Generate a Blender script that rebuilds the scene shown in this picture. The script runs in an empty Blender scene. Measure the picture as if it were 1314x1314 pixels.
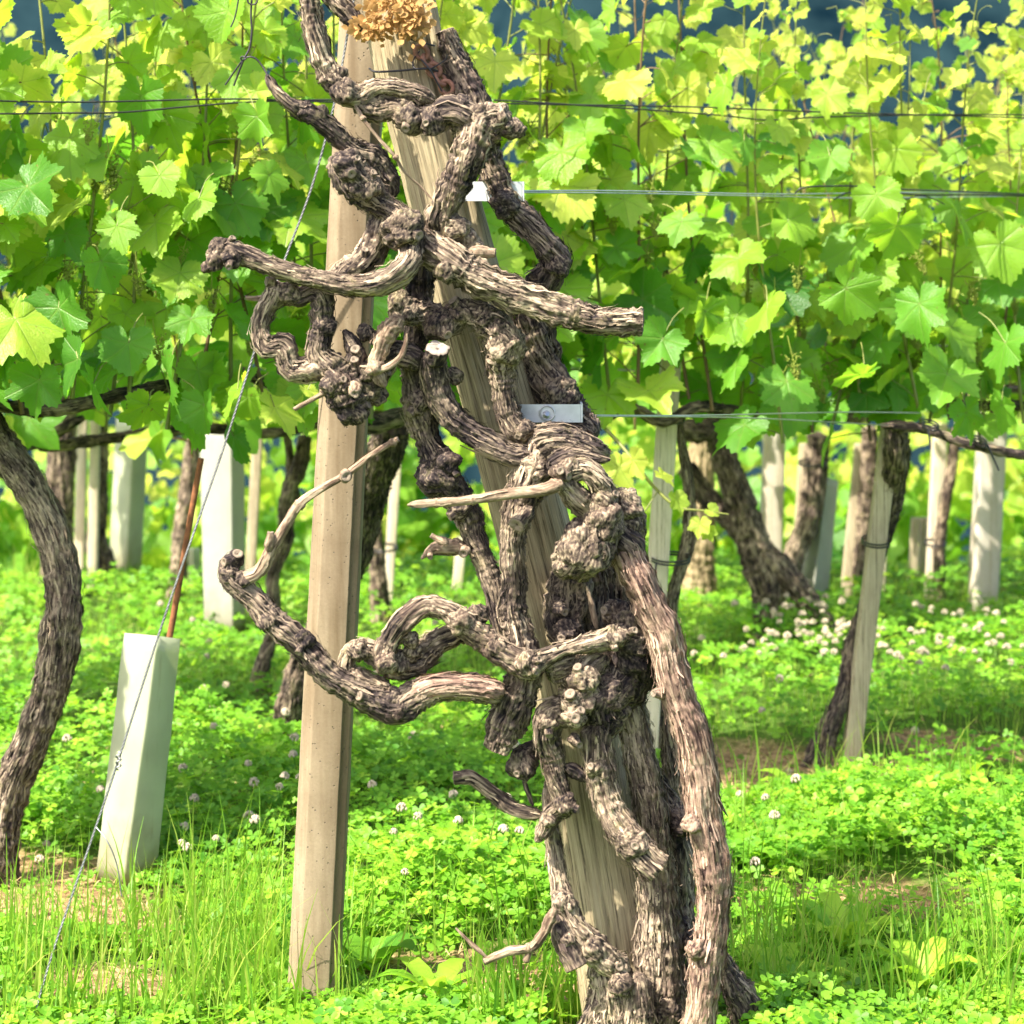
import bpy, math, random
import numpy as np
from mathutils import Vector, Matrix

random.seed(7)
rng = np.random.default_rng(11)
SC = bpy.context.scene
COL = SC.collection

# ------------------------------------------------------------------ camera model
F = 3000.0          # focal length in photo pixels (photo 1314 px wide)
CX, HY = 657.0, 274.0
H = 1.2             # eye height


def at(px, py, D):
    return ((px - CX) / F * D, D, H - (py - HY) / F * D)


def gD(y):
    """distance of a point of the level ground seen at photo row y"""
    return H * F / (y - HY)


# ------------------------------------------------------------------ numpy noise
_perm = rng.permutation(256)
_perm = np.concatenate([_perm, _perm, _perm])
_grad = rng.normal(size=(256, 3))
_grad /= np.linalg.norm(_grad, axis=1)[:, None]


def pnoise(p):
    p = np.asarray(p, dtype=np.float64)
    i = np.floor(p).astype(np.int64)
    f = p - i
    u = f * f * f * (f * (f * 6 - 15) + 10)
    i = i & 255
    out = 0
    for dx in (0, 1):
        wx = u[:, 0] if dx else 1 - u[:, 0]
        for dy in (0, 1):
            wy = u[:, 1] if dy else 1 - u[:, 1]
            for dz in (0, 1):
                wz = u[:, 2] if dz else 1 - u[:, 2]
                h = _perm[_perm[_perm[(i[:, 0] + dx) & 255] + ((i[:, 1] + dy) & 255)] + ((i[:, 2] + dz) & 255)]
                g = _grad[h]
                d = g[:, 0] * (f[:, 0] - dx) + g[:, 1] * (f[:, 1] - dy) + g[:, 2] * (f[:, 2] - dz)
                out = out + wx * wy * wz * d
    return out * 1.6


def n2(x, y, s=0.0):
    x = np.atleast_1d(x); y = np.atleast_1d(y)
    return pnoise(np.stack([x, y, np.full_like(x, s, dtype=float)], 1))


# ------------------------------------------------------------------ mesh building
def link_mesh(name, V, quads=None, tris=None, mats=(), parent=None, attrs=None, smooth=True, qm=None, tm=None):
    me = bpy.data.meshes.new(name)
    V = np.asarray(V, dtype=np.float32)
    nq = 0 if quads is None else len(quads)
    nt = 0 if tris is None else len(tris)
    me.vertices.add(len(V))
    me.vertices.foreach_set("co", V.ravel())
    loops = []
    if nq: loops.append(np.asarray(quads, dtype=np.int32).ravel())
    if nt: loops.append(np.asarray(tris, dtype=np.int32).ravel())
    loops = np.concatenate(loops)
    me.loops.add(len(loops))
    me.loops.foreach_set("vertex_index", loops)
    me.polygons.add(nq + nt)
    st = np.concatenate([np.arange(nq) * 4, nq * 4 + np.arange(nt) * 3]).astype(np.int32)
    me.polygons.foreach_set("loop_start", st)
    if smooth:
        me.polygons.foreach_set("use_smooth", np.ones(nq + nt, dtype=bool))
    if qm is not None or tm is not None:
        mi = np.concatenate([np.zeros(nq, int) if qm is None else qm, np.zeros(nt, int) if tm is None else tm]).astype(np.int32)
        me.polygons.foreach_set("material_index", mi)
    for m in mats:
        me.materials.append(m)
    if attrs:
        for k, a in attrs.items():
            a = np.asarray(a, dtype=np.float32)
            if a.ndim == 2:
                at_ = me.attributes.new(k, 'FLOAT_VECTOR', 'POINT'); at_.data.foreach_set("vector", a.ravel())
            else:
                at_ = me.attributes.new(k, 'FLOAT', 'POINT'); at_.data.foreach_set("value", a)
    me.update(calc_edges=True)
    me.validate()
    o = bpy.data.objects.new(name, me)
    COL.objects.link(o)
    if parent is not None:
        o.parent = parent
        if parent.parent is None: o.matrix_parent_inverse = Matrix.Translation(-Vector(parent.location))
    return o


def tag(o, label, cat, group=None, kind=None):
    if label: o['label'] = label
    if cat: o['category'] = cat
    if group: o['group'] = group
    if kind: o['kind'] = kind
    return o


def thing(name, label, cat, loc, group=None):
    o = bpy.data.objects.new(name, None)
    o.empty_display_size = 0.05
    COL.objects.link(o)
    o.location = loc
    return tag(o, label, cat, group)


class MB:
    """collects swept limbs, knobs and bark slivers into one mesh"""
    def __init__(s):
        s.V = []; s.Q = []; s.T = []; s.fib = []; s.hg = []; s.qm = []; s.tm = []; s.n = 0

    def add(s, V, Q=None, T=None, fib=None, hg=None, m=0):
        V = np.asarray(V, float)
        s.V.append(V)
        s.fib.append(V * 40 if fib is None else fib)
        s.hg.append(np.full(len(V), .5) if hg is None else hg)
        if Q is not None and len(Q):
            s.Q.append(np.asarray(Q) + s.n); s.qm.append(np.full(len(Q), m))
        if T is not None and len(T):
            s.T.append(np.asarray(T) + s.n); s.tm.append(np.full(len(T), m))
        s.n += len(V)

    def build(s, name, mats, parent=None, smooth=True):
        if not isinstance(mats, (list, tuple)): mats = [mats]
        return link_mesh(name, np.concatenate(s.V), np.concatenate(s.Q) if s.Q else None,
                         np.concatenate(s.T) if s.T else None, mats, parent,
                         {'fib': np.concatenate(s.fib), 'hgt': np.concatenate(s.hg)}, smooth,
                         np.concatenate(s.qm) if s.qm else None, np.concatenate(s.tm) if s.tm else None)


def catmull(P, step):
    P = np.asarray(P, float)
    if len(P) == 2:
        n = max(2, int(np.linalg.norm(P[1, :3] - P[0, :3]) / step) + 1)
        t = np.linspace(0, 1, n)[:, None]
        return P[0] * (1 - t) + P[1] * t
    E = np.vstack([2 * P[0] - P[1], P, 2 * P[-1] - P[-2]])
    out = []
    for k in range(1, len(E) - 2):
        a, b, c, d = E[k - 1], E[k], E[k + 1], E[k + 2]
        L = np.linalg.norm(c[:3] - b[:3])
        n = max(2, int(L / step) + 1)
        t = np.linspace(0, 1, n, endpoint=False)[:, None]
        out.append(.5 * (2 * b + (c - a) * t + (2 * a - 5 * b + 4 * c - d) * t * t + (3 * b - a - 3 * c + d) * t ** 3))
    out.append(P[-1:])
    R = np.vstack(out)
    R[:, 3] = np.maximum(R[:, 3], 1e-4)
    return R


def frames(C):
    T = np.gradient(C, axis=0)
    T /= np.linalg.norm(T, axis=1)[:, None] + 1e-12
    N = np.zeros_like(T)
    a = np.array([0, 0, 1.]) if abs(T[0, 2]) < .8 else np.array([1., 0, 0])
    v = a - T[0] * a.dot(T[0]); N[0] = v / np.linalg.norm(v)
    for i in range(1, len(T)):
        v = N[i - 1] - T[i] * N[i - 1].dot(T[i])
        N[i] = v / (np.linalg.norm(v) + 1e-12)
    return T, N, np.cross(T, N)


def limb(mb, pts, step=.0026, seg=None, ridge=1.0, lump=1.0, twist=6.0, strips=1.0, cut0=False, cut1=False, taper0=False,
         taper1=False, fine=True, flat=1.0, segpx=.0024, woody=None):
    """one barky limb swept along pts (x, y, z, r)"""
    S = catmull(pts, step)
    C, r = S[:, :3], S[:, 3].copy()
    nR = len(C)
    if seg is None:
        seg = int(min(84, max(10, 2 * math.pi * r.max() / segpx)))
    T, N, B = frames(C)
    s = np.concatenate([[0], np.cumsum(np.linalg.norm(np.diff(C, axis=0), axis=1))])
    off = random.random() * 90
    k = min(6, nR // 3)
    if not cut0 and not taper0 and k > 1:
        r[:k] *= np.sqrt(np.linspace(.25, 1, k))
    if not cut1 and not taper1 and k > 1:
        r[-k:] *= np.sqrt(np.linspace(1, .25, k))
    phi = np.arange(seg) / seg * 2 * math.pi
    PH, SS = np.meshgrid(phi, s)
    RR = np.repeat(r[:, None], seg, 1)
    tw = PH + twist * SS
    kk = np.maximum(RR / .0030, 1.2)
    q = np.stack([np.cos(tw) * kk + off, np.sin(tw) * kk, SS / .085 + off], -1).reshape(-1, 3)
    base = C[:, None, :] + RR[..., None] * (np.cos(PH)[..., None] * N[:, None, :] + np.sin(PH)[..., None] * B[:, None, :] * flat)
    bp = base.reshape(-1, 3)
    lum = pnoise(bp / np.maximum(1.7 * RR.reshape(-1, 1), .012) + off)
    kf = np.maximum(RR / .0105, .8)
    flute = pnoise(np.stack([np.cos(tw) * kf, np.sin(tw) * kf, SS / .11 + off * 3], -1).reshape(-1, 3))
    lum2 = pnoise(bp / .016 + off * .7)
    if fine:
        # bark plates: warp the fibre direction a little
        q[:, :2] += .9 * np.stack([pnoise(bp / .03 + 3.1), pnoise(bp / .03 + 9.7)], 1)
        n1 = pnoise(q); n2_ = pnoise(q * np.array([2.1, 2.1, 2.6]) + 17)
        rid = 1 - 1.9 * np.abs(n1)
        rid2 = 1 - 1.9 * np.abs(n2_)
        hg = .62 * rid + .38 * rid2
    else:
        n1 = pnoise(q); hg = 1 - 1.8 * np.abs(n1)
    rr = RR.reshape(-1)
    d = ridge * (np.minimum(.0040, .20 * rr) * (hg - .45)) + (.10 + .12 * ridge) * rr * flute * min(1, lump + .3) + lump * (.20 * rr * lum + np.minimum(.0026, .13 * rr) * lum2)
    dirn = (bp - np.repeat(C, seg, 0)) / (rr[:, None] + 1e-9)
    V = bp + dirn * d[:, None]
    i = np.arange(nR - 1)[:, None] * seg; j = np.arange(seg)[None]; j2 = (j + 1) % seg
    Q = np.stack([i + j, i + j2, i + seg + j2, i + seg + j], -1).reshape(-1, 4)
    fib = np.stack([np.cos(tw) * RR, np.sin(tw) * RR, SS * .07], -1).reshape(-1, 3) * 60 + off
    mb.add(V, Q, None, fib, np.clip(hg, 0, 1))
    # ends
    for end, is_cut in ((0, cut0), (nR - 1, cut1)):
        ring = V[end * seg:(end + 1) * seg]
        c = ring.mean(0)
        sgn = -1 if end == 0 else 1
        if is_cut:
            rings = [ring]
            fbs = [np.concatenate([np.ones((seg, 1)), np.zeros((seg, 2))], 1)]
            tilt = T[end] * sgn
            for f_, dp in ((.86, .0015), (.6, .0008), (.3, .0)):
                rings.append(c + (ring - c) * f_ + tilt * (dp + .0012 * pnoise(ring / .004)[:, None]))
                fbs.append(np.concatenate([np.full((seg, 1), f_), np.zeros((seg, 2))], 1))
            Vc = np.vstack(rings + [c[None] - tilt * .002])
            fb = np.vstack(fbs + [np.zeros((1, 3))])
            Qc = []
            for a in range(3):
                jj = np.arange(seg); j3 = (jj + 1) % seg
                Qc.append(np.stack([a * seg + jj, a * seg + j3, (a + 1) * seg + j3, (a + 1) * seg + jj], 1))
            jj = np.arange(seg)
            Tc = np.stack([3 * seg + jj, 3 * seg + (jj + 1) % seg, np.full(seg, 4 * seg)], 1)
            if end == 0:
                Qc = [x[:, ::-1] for x in Qc]; Tc = Tc[:, ::-1]
            mb.add(Vc, np.vstack(Qc), Tc, fb, None, m=1)
        else:
            jj = np.arange(seg)
            Tc = np.stack([jj, (jj + 1) % seg, np.full(seg, seg)], 1)
            if end == 0: Tc = Tc[:, ::-1]
            mb.add(np.vstack([ring, (c + T[end] * sgn * r[end] * .5)[None]]), None, Tc, None, None)
    # peeling bark slivers
    L = s[-1]
    ns = int(strips * L * r.mean() * 2 * math.pi * 9000 * .8)
    for _ in range(ns):
        i0 = random.randrange(0, nR)
        ln = random.uniform(.012, .055)
        dirs = random.choice((-1, 1))
        ph = random.random() * 6.283
        w = random.uniform(.0007, .0024)
        lift = random.choice((.001, .002, .003, .005, .008)) * min(1, r[i0] / .02)
        m = 6
        P = []
        ii = i0
        dph = 0.0
        for kx in range(m):
            t = kx / (m - 1)
            idx = int(round(i0 + dirs * t * ln / step))
            if idx < 0 or idx >= nR: break
            a = ph - twist * (s[idx] - s[i0])
            a2 = a + random.uniform(-.05, .05)
            rad = r[idx] * (1 + .05) + .001 + lift * t * t
            jv = int((a % 6.2832) / 6.2832 * seg) % seg
            surf = V[idx * seg + jv]
            dr = dirn[idx * seg + jv]
            side = np.cross(T[idx], dr)
            ctr = surf + dr * (.0005 + lift * t ** 2)
            ww = w * (1 - .75 * t) * (.5 + min(1, 3 * t))
            P += [ctr - side * ww, ctr + side * ww + dr * .0004]
        if len(P) < 6: continue
        P = np.array(P)
        nq = len(P) // 2 - 1
        a = np.arange(nq) * 2
        hgv = random.uniform(.35, 1.0)
        mb.add(P, np.stack([a, a + 1, a + 3, a + 2], 1), None, np.repeat(np.array([[random.random() * 50, random.random() * 50, 0]]), len(P), 0) + P * 9,
               np.full(len(P), hgv))


_US = {}
def usphere(nu, nv):
    if (nu, nv) in _US: return _US[nu, nv]
    V = [(0, 0, 1)]
    for i in range(1, nv):
        th = math.pi * i / nv
        for j in range(nu):
            a = 2 * math.pi * j / nu
            V.append((math.sin(th) * math.cos(a), math.sin(th) * math.sin(a), math.cos(th)))
    V.append((0, 0, -1))
    Q = []; T = []
    for j in range(nu): T.append((0, 1 + j, 1 + (j + 1) % nu))
    for i in range(nv - 2):
        for j in range(nu):
            a = 1 + i * nu + j; b = 1 + i * nu + (j + 1) % nu
            Q.append((a, a + nu, b + nu, b))
    e = len(V) - 1; o = 1 + (nv - 2) * nu
    for j in range(nu): T.append((e, o + (j + 1) % nu, o + j))
    _US[nu, nv] = (np.array(V), np.array(Q), np.array(T))
    return _US[nu, nv]


def knob(mb, c, r, sc=(1, 1, 1), scars=0, rough=1.0):
    nu = int(min(72, max(14, 2 * math.pi * r / .0026)))
    U, Q, T = usphere(nu, max(8, nu // 2))
    off = random.random() * 70
    ax = Vector((random.gauss(0, 1), random.gauss(0, .3), random.gauss(0, 1))).normalized()
    M = np.array(ax.to_track_quat('Z', 'X').to_matrix())
    P = U @ M.T
    p0 = P * r + np.array(c)
    lum = pnoise(P * 1.4 + off); lum2 = pnoise(P * 3.3 + off)
    # swirling grain
    wv = P * (r / .0042) + 1.6 * np.stack([pnoise(P * 2 + off), pnoise(P * 2 + off + 5), pnoise(P * 2 + off + 11)], 1) * (r / .008)
    g = wv * np.array([1, 1, .35])
    rid = 1 - 1.9 * np.abs(pnoise(g + off))
    rid2 = 1 - 1.9 * np.abs(pnoise(g * 2.1 + off))
    hg = .6 * rid + .4 * rid2
    d = r * (.30 * lum + .10 * lum2) * rough + min(.0032, .16 * r) * (hg - .4)
    V = np.array(c) + P * np.array(sc) * r + P * d[:, None]
    mb.add(V, Q, T, P * r * 60 * np.array([1, 1, .4]) + off, np.clip(hg, 0, 1))
    for _ in range(scars):
        if random.random() < .5: continue
        a = random.uniform(-1.2, 1.2); e = random.uniform(-.8, .9)
        dv = np.array([math.sin(a) * math.cos(e), -math.cos(a) * math.cos(e), math.sin(e)])
        stub(mb, np.array(c) + dv * r * .8, dv, random.uniform(.0045, .008), r * .25 + random.uniform(.002, .007))


def stub(mb, p, d, r, ln):
    d = np.array(d, float); d /= np.linalg.norm(d)
    p = np.array(p, float)
    pts = [(*p, r * 1.25), (*(p + d * ln * .5), r * 1.02), (*(p + d * ln), r)]
    limb(mb, pts, step=max(.002, ln / 6), seg=14, ridge=.7, lump=.7, strips=0, cut1=True, taper0=True)


def tube(mb, pts, seg=8, step=.02, cap=True, m=0):
    """plain smooth tube"""
    S = catmull(pts, step)
    C, r = S[:, :3], S[:, 3]
    T, N, B = frames(C)
    ph = np.arange(seg) / seg * 2 * math.pi
    V = (C[:, None] + r[:, None, None] * (np.cos(ph)[None, :, None] * N[:, None] + np.sin(ph)[None, :, None] * B[:, None])).reshape(-1, 3)
    nR = len(C)
    i = np.arange(nR - 1)[:, None] * seg; j = np.arange(seg)[None]; j2 = (j + 1) % seg
    Q = np.stack([i + j, i + j2, i + seg + j2, i + seg + j], -1).reshape(-1, 4)
    s = np.concatenate([[0], np.cumsum(np.linalg.norm(np.diff(C, axis=0), axis=1))])
    fib = np.stack([np.cos(ph)[None] * r[:, None], np.sin(ph)[None] * r[:, None], np.repeat(s[:, None], seg, 1) * .16], -1).reshape(-1, 3) * 60
    mb.add(V, Q, None, fib, None, m)
    if cap:
        jj = np.arange(seg)
        for e, sg in ((0, -1), (nR - 1, 1)):
            ring = V[e * seg:(e + 1) * seg]
            Tc = np.stack([jj, (jj + 1) % seg, np.full(seg, seg)], 1)
            if e == 0: Tc = Tc[:, ::-1]
            mb.add(np.vstack([ring, C[e][None]]), None, Tc, None, None, m)


def prism(mb, bot, top, grow=1, m=0, rough=0.0, nz=24, bevel=0.004):
    """a post: polygon bot lofted to polygon top (lists of xyz), bevelled corners"""
    def bev(P):
        P = np.array(P, float); n = len(P); out = []
        for i in range(n):
            a, b, c = P[i - 1], P[i], P[(i + 1) % n]
            da = (a - b) / np.linalg.norm(a - b); dc = (c - b) / np.linalg.norm(c - b)
            out += [b + da * bevel, b + (da + dc) * bevel * .3, b + dc * bevel]
        return np.array(out)
    b, t = bev(bot), bev(top)
    n = len(b)
    z = np.linspace(0, 1, nz)
    V = (b[None] * (1 - z[:, None, None]) + t[None] * z[:, None, None])
    if rough:
        p = V.reshape(-1, 3)
        nv = np.stack([pnoise(p / .05 + 1), pnoise(p / .05 + 7), 0 * p[:, 0]], 1) + .5 * np.stack([pnoise(p / .012 + 1), pnoise(p / .012 + 7), 0 * p[:, 0]], 1)
        V = (p + nv * rough).reshape(nz, n, 3)
    V2 = V.reshape(-1, 3)
    i = np.arange(nz - 1)[:, None] * n; j = np.arange(n)[None]; j2 = (j + 1) % n
    Q = np.stack([i + j, i + j2, i + n + j2, i + n + j], -1).reshape(-1, 4)
    mb.add(V2, Q, None, V2 * np.array([1, 1, .12]) * 60, None, m)
    jj = np.arange(n)
    for e in (0, nz - 1):
        ring = V[e]
        Tc = np.stack([jj, (jj + 1) % n, np.full(n, n)], 1)
        if e == 0: Tc = Tc[:, ::-1]
        mb.add(np.vstack([ring, ring.mean(0)[None]]), None, Tc, None, None, m)


# ------------------------------------------------------------------ materials
def new_mat(name):
    m = bpy.data.materials.new(name); m.use_nodes = True
    nt = m.node_tree; nt.nodes.clear()
    out = nt.nodes.new('ShaderNodeOutputMaterial')
    return m, nt, out


class NT:
    def __init__(s, nt): s.nt = nt
    def n(s, t, **kw):
        nd = s.nt.nodes.new('ShaderNode' + t)
        for k, v in kw.items():
            if k.startswith('i_'):
                key = k[2:]
                key = int(key) if key.isdigit() else key.replace('_', ' ')
                nd.inputs[key].default_value = v
            else: setattr(nd, k, v)
        return nd
    def l(s, a, b): s.nt.links.new(a, b)
    def attr(s, name): return s.n('Attribute', attribute_name=name)
    def ramp(s, fac, stops, interp='LINEAR'):
        r = s.n('ValToRGB'); r.color_ramp.interpolation = interp
        cr = r.color_ramp
        while len(cr.elements) < len(stops): cr.elements.new(.5)
        for e, (p, c) in zip(cr.elements, stops):
            e.position = p; e.color = (*c, 1) if len(c) == 3 else c
        s.l(fac, r.inputs[0]); return r.outputs[0]
    def mix(s, fac, a, b, mode='MIX'):
        m = s.n('Mix', data_type='RGBA', blend_type=mode)
        for v, idx in ((fac, 0), (a, 6), (b, 7)):
            if isinstance(v, (int, float)): m.inputs[idx].default_value = v
            elif isinstance(v, tuple): m.inputs[idx].default_value = (*v, 1)
            else: s.l(v, m.inputs[idx])
        return m.outputs[2]
    def math(s, op, a, b=None):
        m = s.n('Math', operation=op)
        for v, idx in ((a, 0), (b, 1)):
            if v is None: continue
            if isinstance(v, (int, float)): m.inputs[idx].default_value = v
            else: s.l(v, m.inputs[idx])
        return m.outputs[0]
    def noise(s, vec, scale, detail=4, rough=.6, dist=0):
        n = s.n('TexNoise'); n.inputs['Scale'].default_value = scale; n.inputs['Detail'].default_value = detail
        n.inputs['Roughness'].default_value = rough; n.inputs['Distortion'].default_value = dist
        if vec is not None: s.l(vec, n.inputs['Vector'])
        return n.outputs['Fac']
    def bump(s, h, strength=.5, dist=.002):
        b = s.n('Bump'); b.inputs['Strength'].default_value = strength; b.inputs['Distance'].default_value = dist
        s.l(h, b.inputs['Height']); return b.outputs[0]
    def geo(s): return s.n('NewGeometry').outputs['Position']


def bark_mat(name, dark, mid, light, lichen=.35, contrast=1.0):
    m, nt, out = new_mat(name); k = NT(nt)
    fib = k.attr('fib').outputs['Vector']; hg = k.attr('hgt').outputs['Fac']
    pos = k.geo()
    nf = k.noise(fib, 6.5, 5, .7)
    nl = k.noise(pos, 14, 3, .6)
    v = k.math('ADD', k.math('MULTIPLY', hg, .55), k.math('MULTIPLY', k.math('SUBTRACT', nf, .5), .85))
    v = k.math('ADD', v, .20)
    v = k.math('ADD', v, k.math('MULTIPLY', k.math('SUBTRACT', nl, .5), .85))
    c = k.ramp(v, [(.24, dark), (.50, mid), (.80, light)])  # bleached ridges; dark furrows are dirt plus crevice shade put into the colour
    # reddish inner bark patches
    nr = k.noise(pos, 22, 2, .5)
    c = k.mix(k.math('MULTIPLY', k.ramp(nr, [(.56, (0, 0, 0)), (.68, (1, 1, 1))]), .16), c, (.19, .12, .085))
    # grey-green and ochre lichen
    ny = k.noise(pos, 31, 5, .7)
    c = k.mix(k.math('MULTIPLY', k.ramp(ny, [(.56, (0, 0, 0)), (.66, (1, 1, 1))]), lichen), c, (.34, .30, .13))
    p = k.n('BsdfPrincipled'); k.l(c, p.inputs['Base Color'])
    p.inputs['Roughness'].default_value = .82; p.inputs['Specular IOR Level'].default_value = .22
    b = k.bump(nf, .8, .004); k.l(b, p.inputs['Normal'])
    k.l(p.outputs[0], out.inputs[0])
    return m


def cut_mat(name, col=(.23, .18, .13), dark=(.08, .055, .04)):
    m, nt, out = new_mat(name); k = NT(nt)
    fib = k.attr('fib').outputs['Vector']
    sx = k.n('SeparateXYZ'); k.l(fib, sx.inputs[0])
    r = sx.outputs[0]
    pos = k.geo()
    n = k.noise(pos, 160, 3, .6)
    c = k.ramp(r, [(.0, (.03, .02, .015)), (.1, (.09, .06, .04)), (.22, col), (.85, col), (1.0, dark)])
    c = k.mix(.55, c, k.ramp(n, [(.3, (.35, .3, .25)), (.7, (1, 1, 1))]), 'MULTIPLY')
    p = k.n('BsdfPrincipled'); k.l(c, p.inputs['Base Color']); p.inputs['Roughness'].default_value = .8
    k.l(k.bump(n, .5, .001), p.inputs['Normal'])
    k.l(p.outputs[0], out.inputs[0]); return m


def wood_mat(name, a, b, c3, scale=1.0, rough=.8):
    """weathered sawn wood, grain along fib z"""
    m, nt, out = new_mat(name); k = NT(nt)
    fib = k.attr('fib').outputs['Vector']; pos = k.geo()
    mp = k.n('Mapping'); mp.inputs['Scale'].default_value = (3.2 * scale, 3.2 * scale, .55 * scale); k.l(fib, mp.inputs[0])
    g1 = k.noise(mp.outputs[0], 1.6, 5, .7, .35); g2 = k.noise(mp.outputs[0], 6.5, 3, .65)
    big = k.noise(pos, 6, 3, .6)
    v = k.math('ADD', k.math('MULTIPLY', g1, .55), k.math('ADD', k.math('MULTIPLY', g2, .25), k.math('MULTIPLY', big, .25)))
    c = k.ramp(v, [(.40, a), (.52, b), (.66, c3)])
    cr = k.ramp(g1, [(.37, (1, 1, 1)), (.42, (0, 0, 0))])
    c = k.mix(k.math('MULTIPLY', cr, .7), c, (.06, .05, .035))
    p = k.n('BsdfPrincipled'); k.l(c, p.inputs['Base Color']); p.inputs['Roughness'].default_value = rough
    p.inputs['Specular IOR Level'].default_value = .25
    k.l(k.bump(k.math('ADD', g1, k.math('MULTIPLY', g2, .5)), .6, .003), p.inputs['Normal'])
    k.l(p.outputs[0], out.inputs[0]); return m


def concrete_mat(name, a, b, stain):
    m, nt, out = new_mat(name); k = NT(nt)
    pos = k.geo()
    n1 = k.noise(pos, 9, 5, .65); n2_ = k.noise(pos, 240, 3, .7)
    vor = k.n('TexVoronoi'); vor.inputs['Scale'].default_value = 130; k.l(pos, vor.inputs['Vector'])
    pit = k.ramp(vor.outputs['Distance'], [(.1, (1, 1, 1)), (.2, (0, 0, 0))])
    pitn = k.ramp(k.noise(pos, 60, 2, .5), [(.48, (0, 0, 0)), (.54, (1, 1, 1))])
    pit = k.math('MULTIPLY', pit, pitn)
    mp = k.n('Mapping'); mp.inputs['Scale'].default_value = (30, 30, 2.2); k.l(pos, mp.inputs[0])
    st = k.noise(mp.outputs[0], 1.0, 4, .6)
    c = k.ramp(n1, [(.3, a), (.7, b)])
    c = k.mix(k.math('MULTIPLY', k.ramp(st, [(.42, (0, 0, 0)), (.62, (1, 1, 1))]), .75), c, stain)
    c = k.mix(k.math('MULTIPLY', pit, .8), c, (.07, .055, .04))
    c = k.mix(.35, c, k.ramp(n2_, [(.3, (.55, .55, .55)), (.7, (1, 1, 1))]), 'MULTIPLY')
    p = k.n('BsdfPrincipled'); k.l(c, p.inputs['Base Color']); p.inputs['Roughness'].default_value = .85
    sz = k.n('SeparateXYZ'); k.l(pos, sz.inputs[0])
    low = k.math('ADD', sz.outputs[2], k.math('MULTIPLY', k.math('SUBTRACT', n1, .5), .35))
    c = k.mix(k.math('MULTIPLY', k.ramp(low, [(.02, (1, 1, 1)), (.20, (0, 0, 0))]), .6), c, (.16, .115, .065))
    h = k.math('SUBTRACT', k.math('MULTIPLY', n2_, .4), pit)
    k.l(k.bump(h, .5, .0015), p.inputs['Normal'])
    k.l(p.outputs[0], out.inputs[0]); return m


def simple_mat(name, col, rough=.5, metal=0.0, nscale=60, amt=.35, spec=.5, trans=None, dirt=False):
    m, nt, out = new_mat(name); k = NT(nt)
    n = k.noise(k.geo(), nscale, 4, .6)
    c = k.mix(1.0, tuple(col), k.ramp(n, [(.3, (1 - amt,) * 3), (.7, (1, 1, 1))]), 'MULTIPLY')
    if dirt:
        pos = k.geo(); sz = k.n('SeparateXYZ'); k.l(pos, sz.inputs[0])
        low = k.math('ADD', sz.outputs[2], k.math('MULTIPLY', k.math('SUBTRACT', k.noise(pos, 18, 4, .65), .5), .22))
        c = k.mix(k.math('MULTIPLY', k.ramp(low, [(.0, (1, 1, 1)), (.13, (0, 0, 0))]), .7), c, (.20, .15, .08))
        mp = k.n('Mapping'); mp.inputs['Scale'].default_value = (55, 55, 3); k.l(pos, mp.inputs[0])
        c = k.mix(k.math('MULTIPLY', k.ramp(k.noise(mp.outputs[0], 1, 4, .6), [(.60, (0, 0, 0)), (.72, (1, 1, 1))]), .55), c, (.26, .22, .12))
    p = k.n('BsdfPrincipled'); k.l(c, p.inputs['Base Color'])
    p.inputs['Roughness'].default_value = rough; p.inputs['Metallic'].default_value = metal
    p.inputs['Specular IOR Level'].default_value = spec
    if trans:
        t = k.n('BsdfTranslucent'); t.inputs['Color'].default_value = (*trans[0], 1)
        mx = k.n('MixShader'); mx.inputs[0].default_value = trans[1]
        k.l(p.outputs[0], mx.inputs[1]); k.l(t.outputs[0], mx.inputs[2]); k.l(mx.outputs[0], out.inputs[0])
    else:
        k.l(p.outputs[0], out.inputs[0])
    return m


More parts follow.
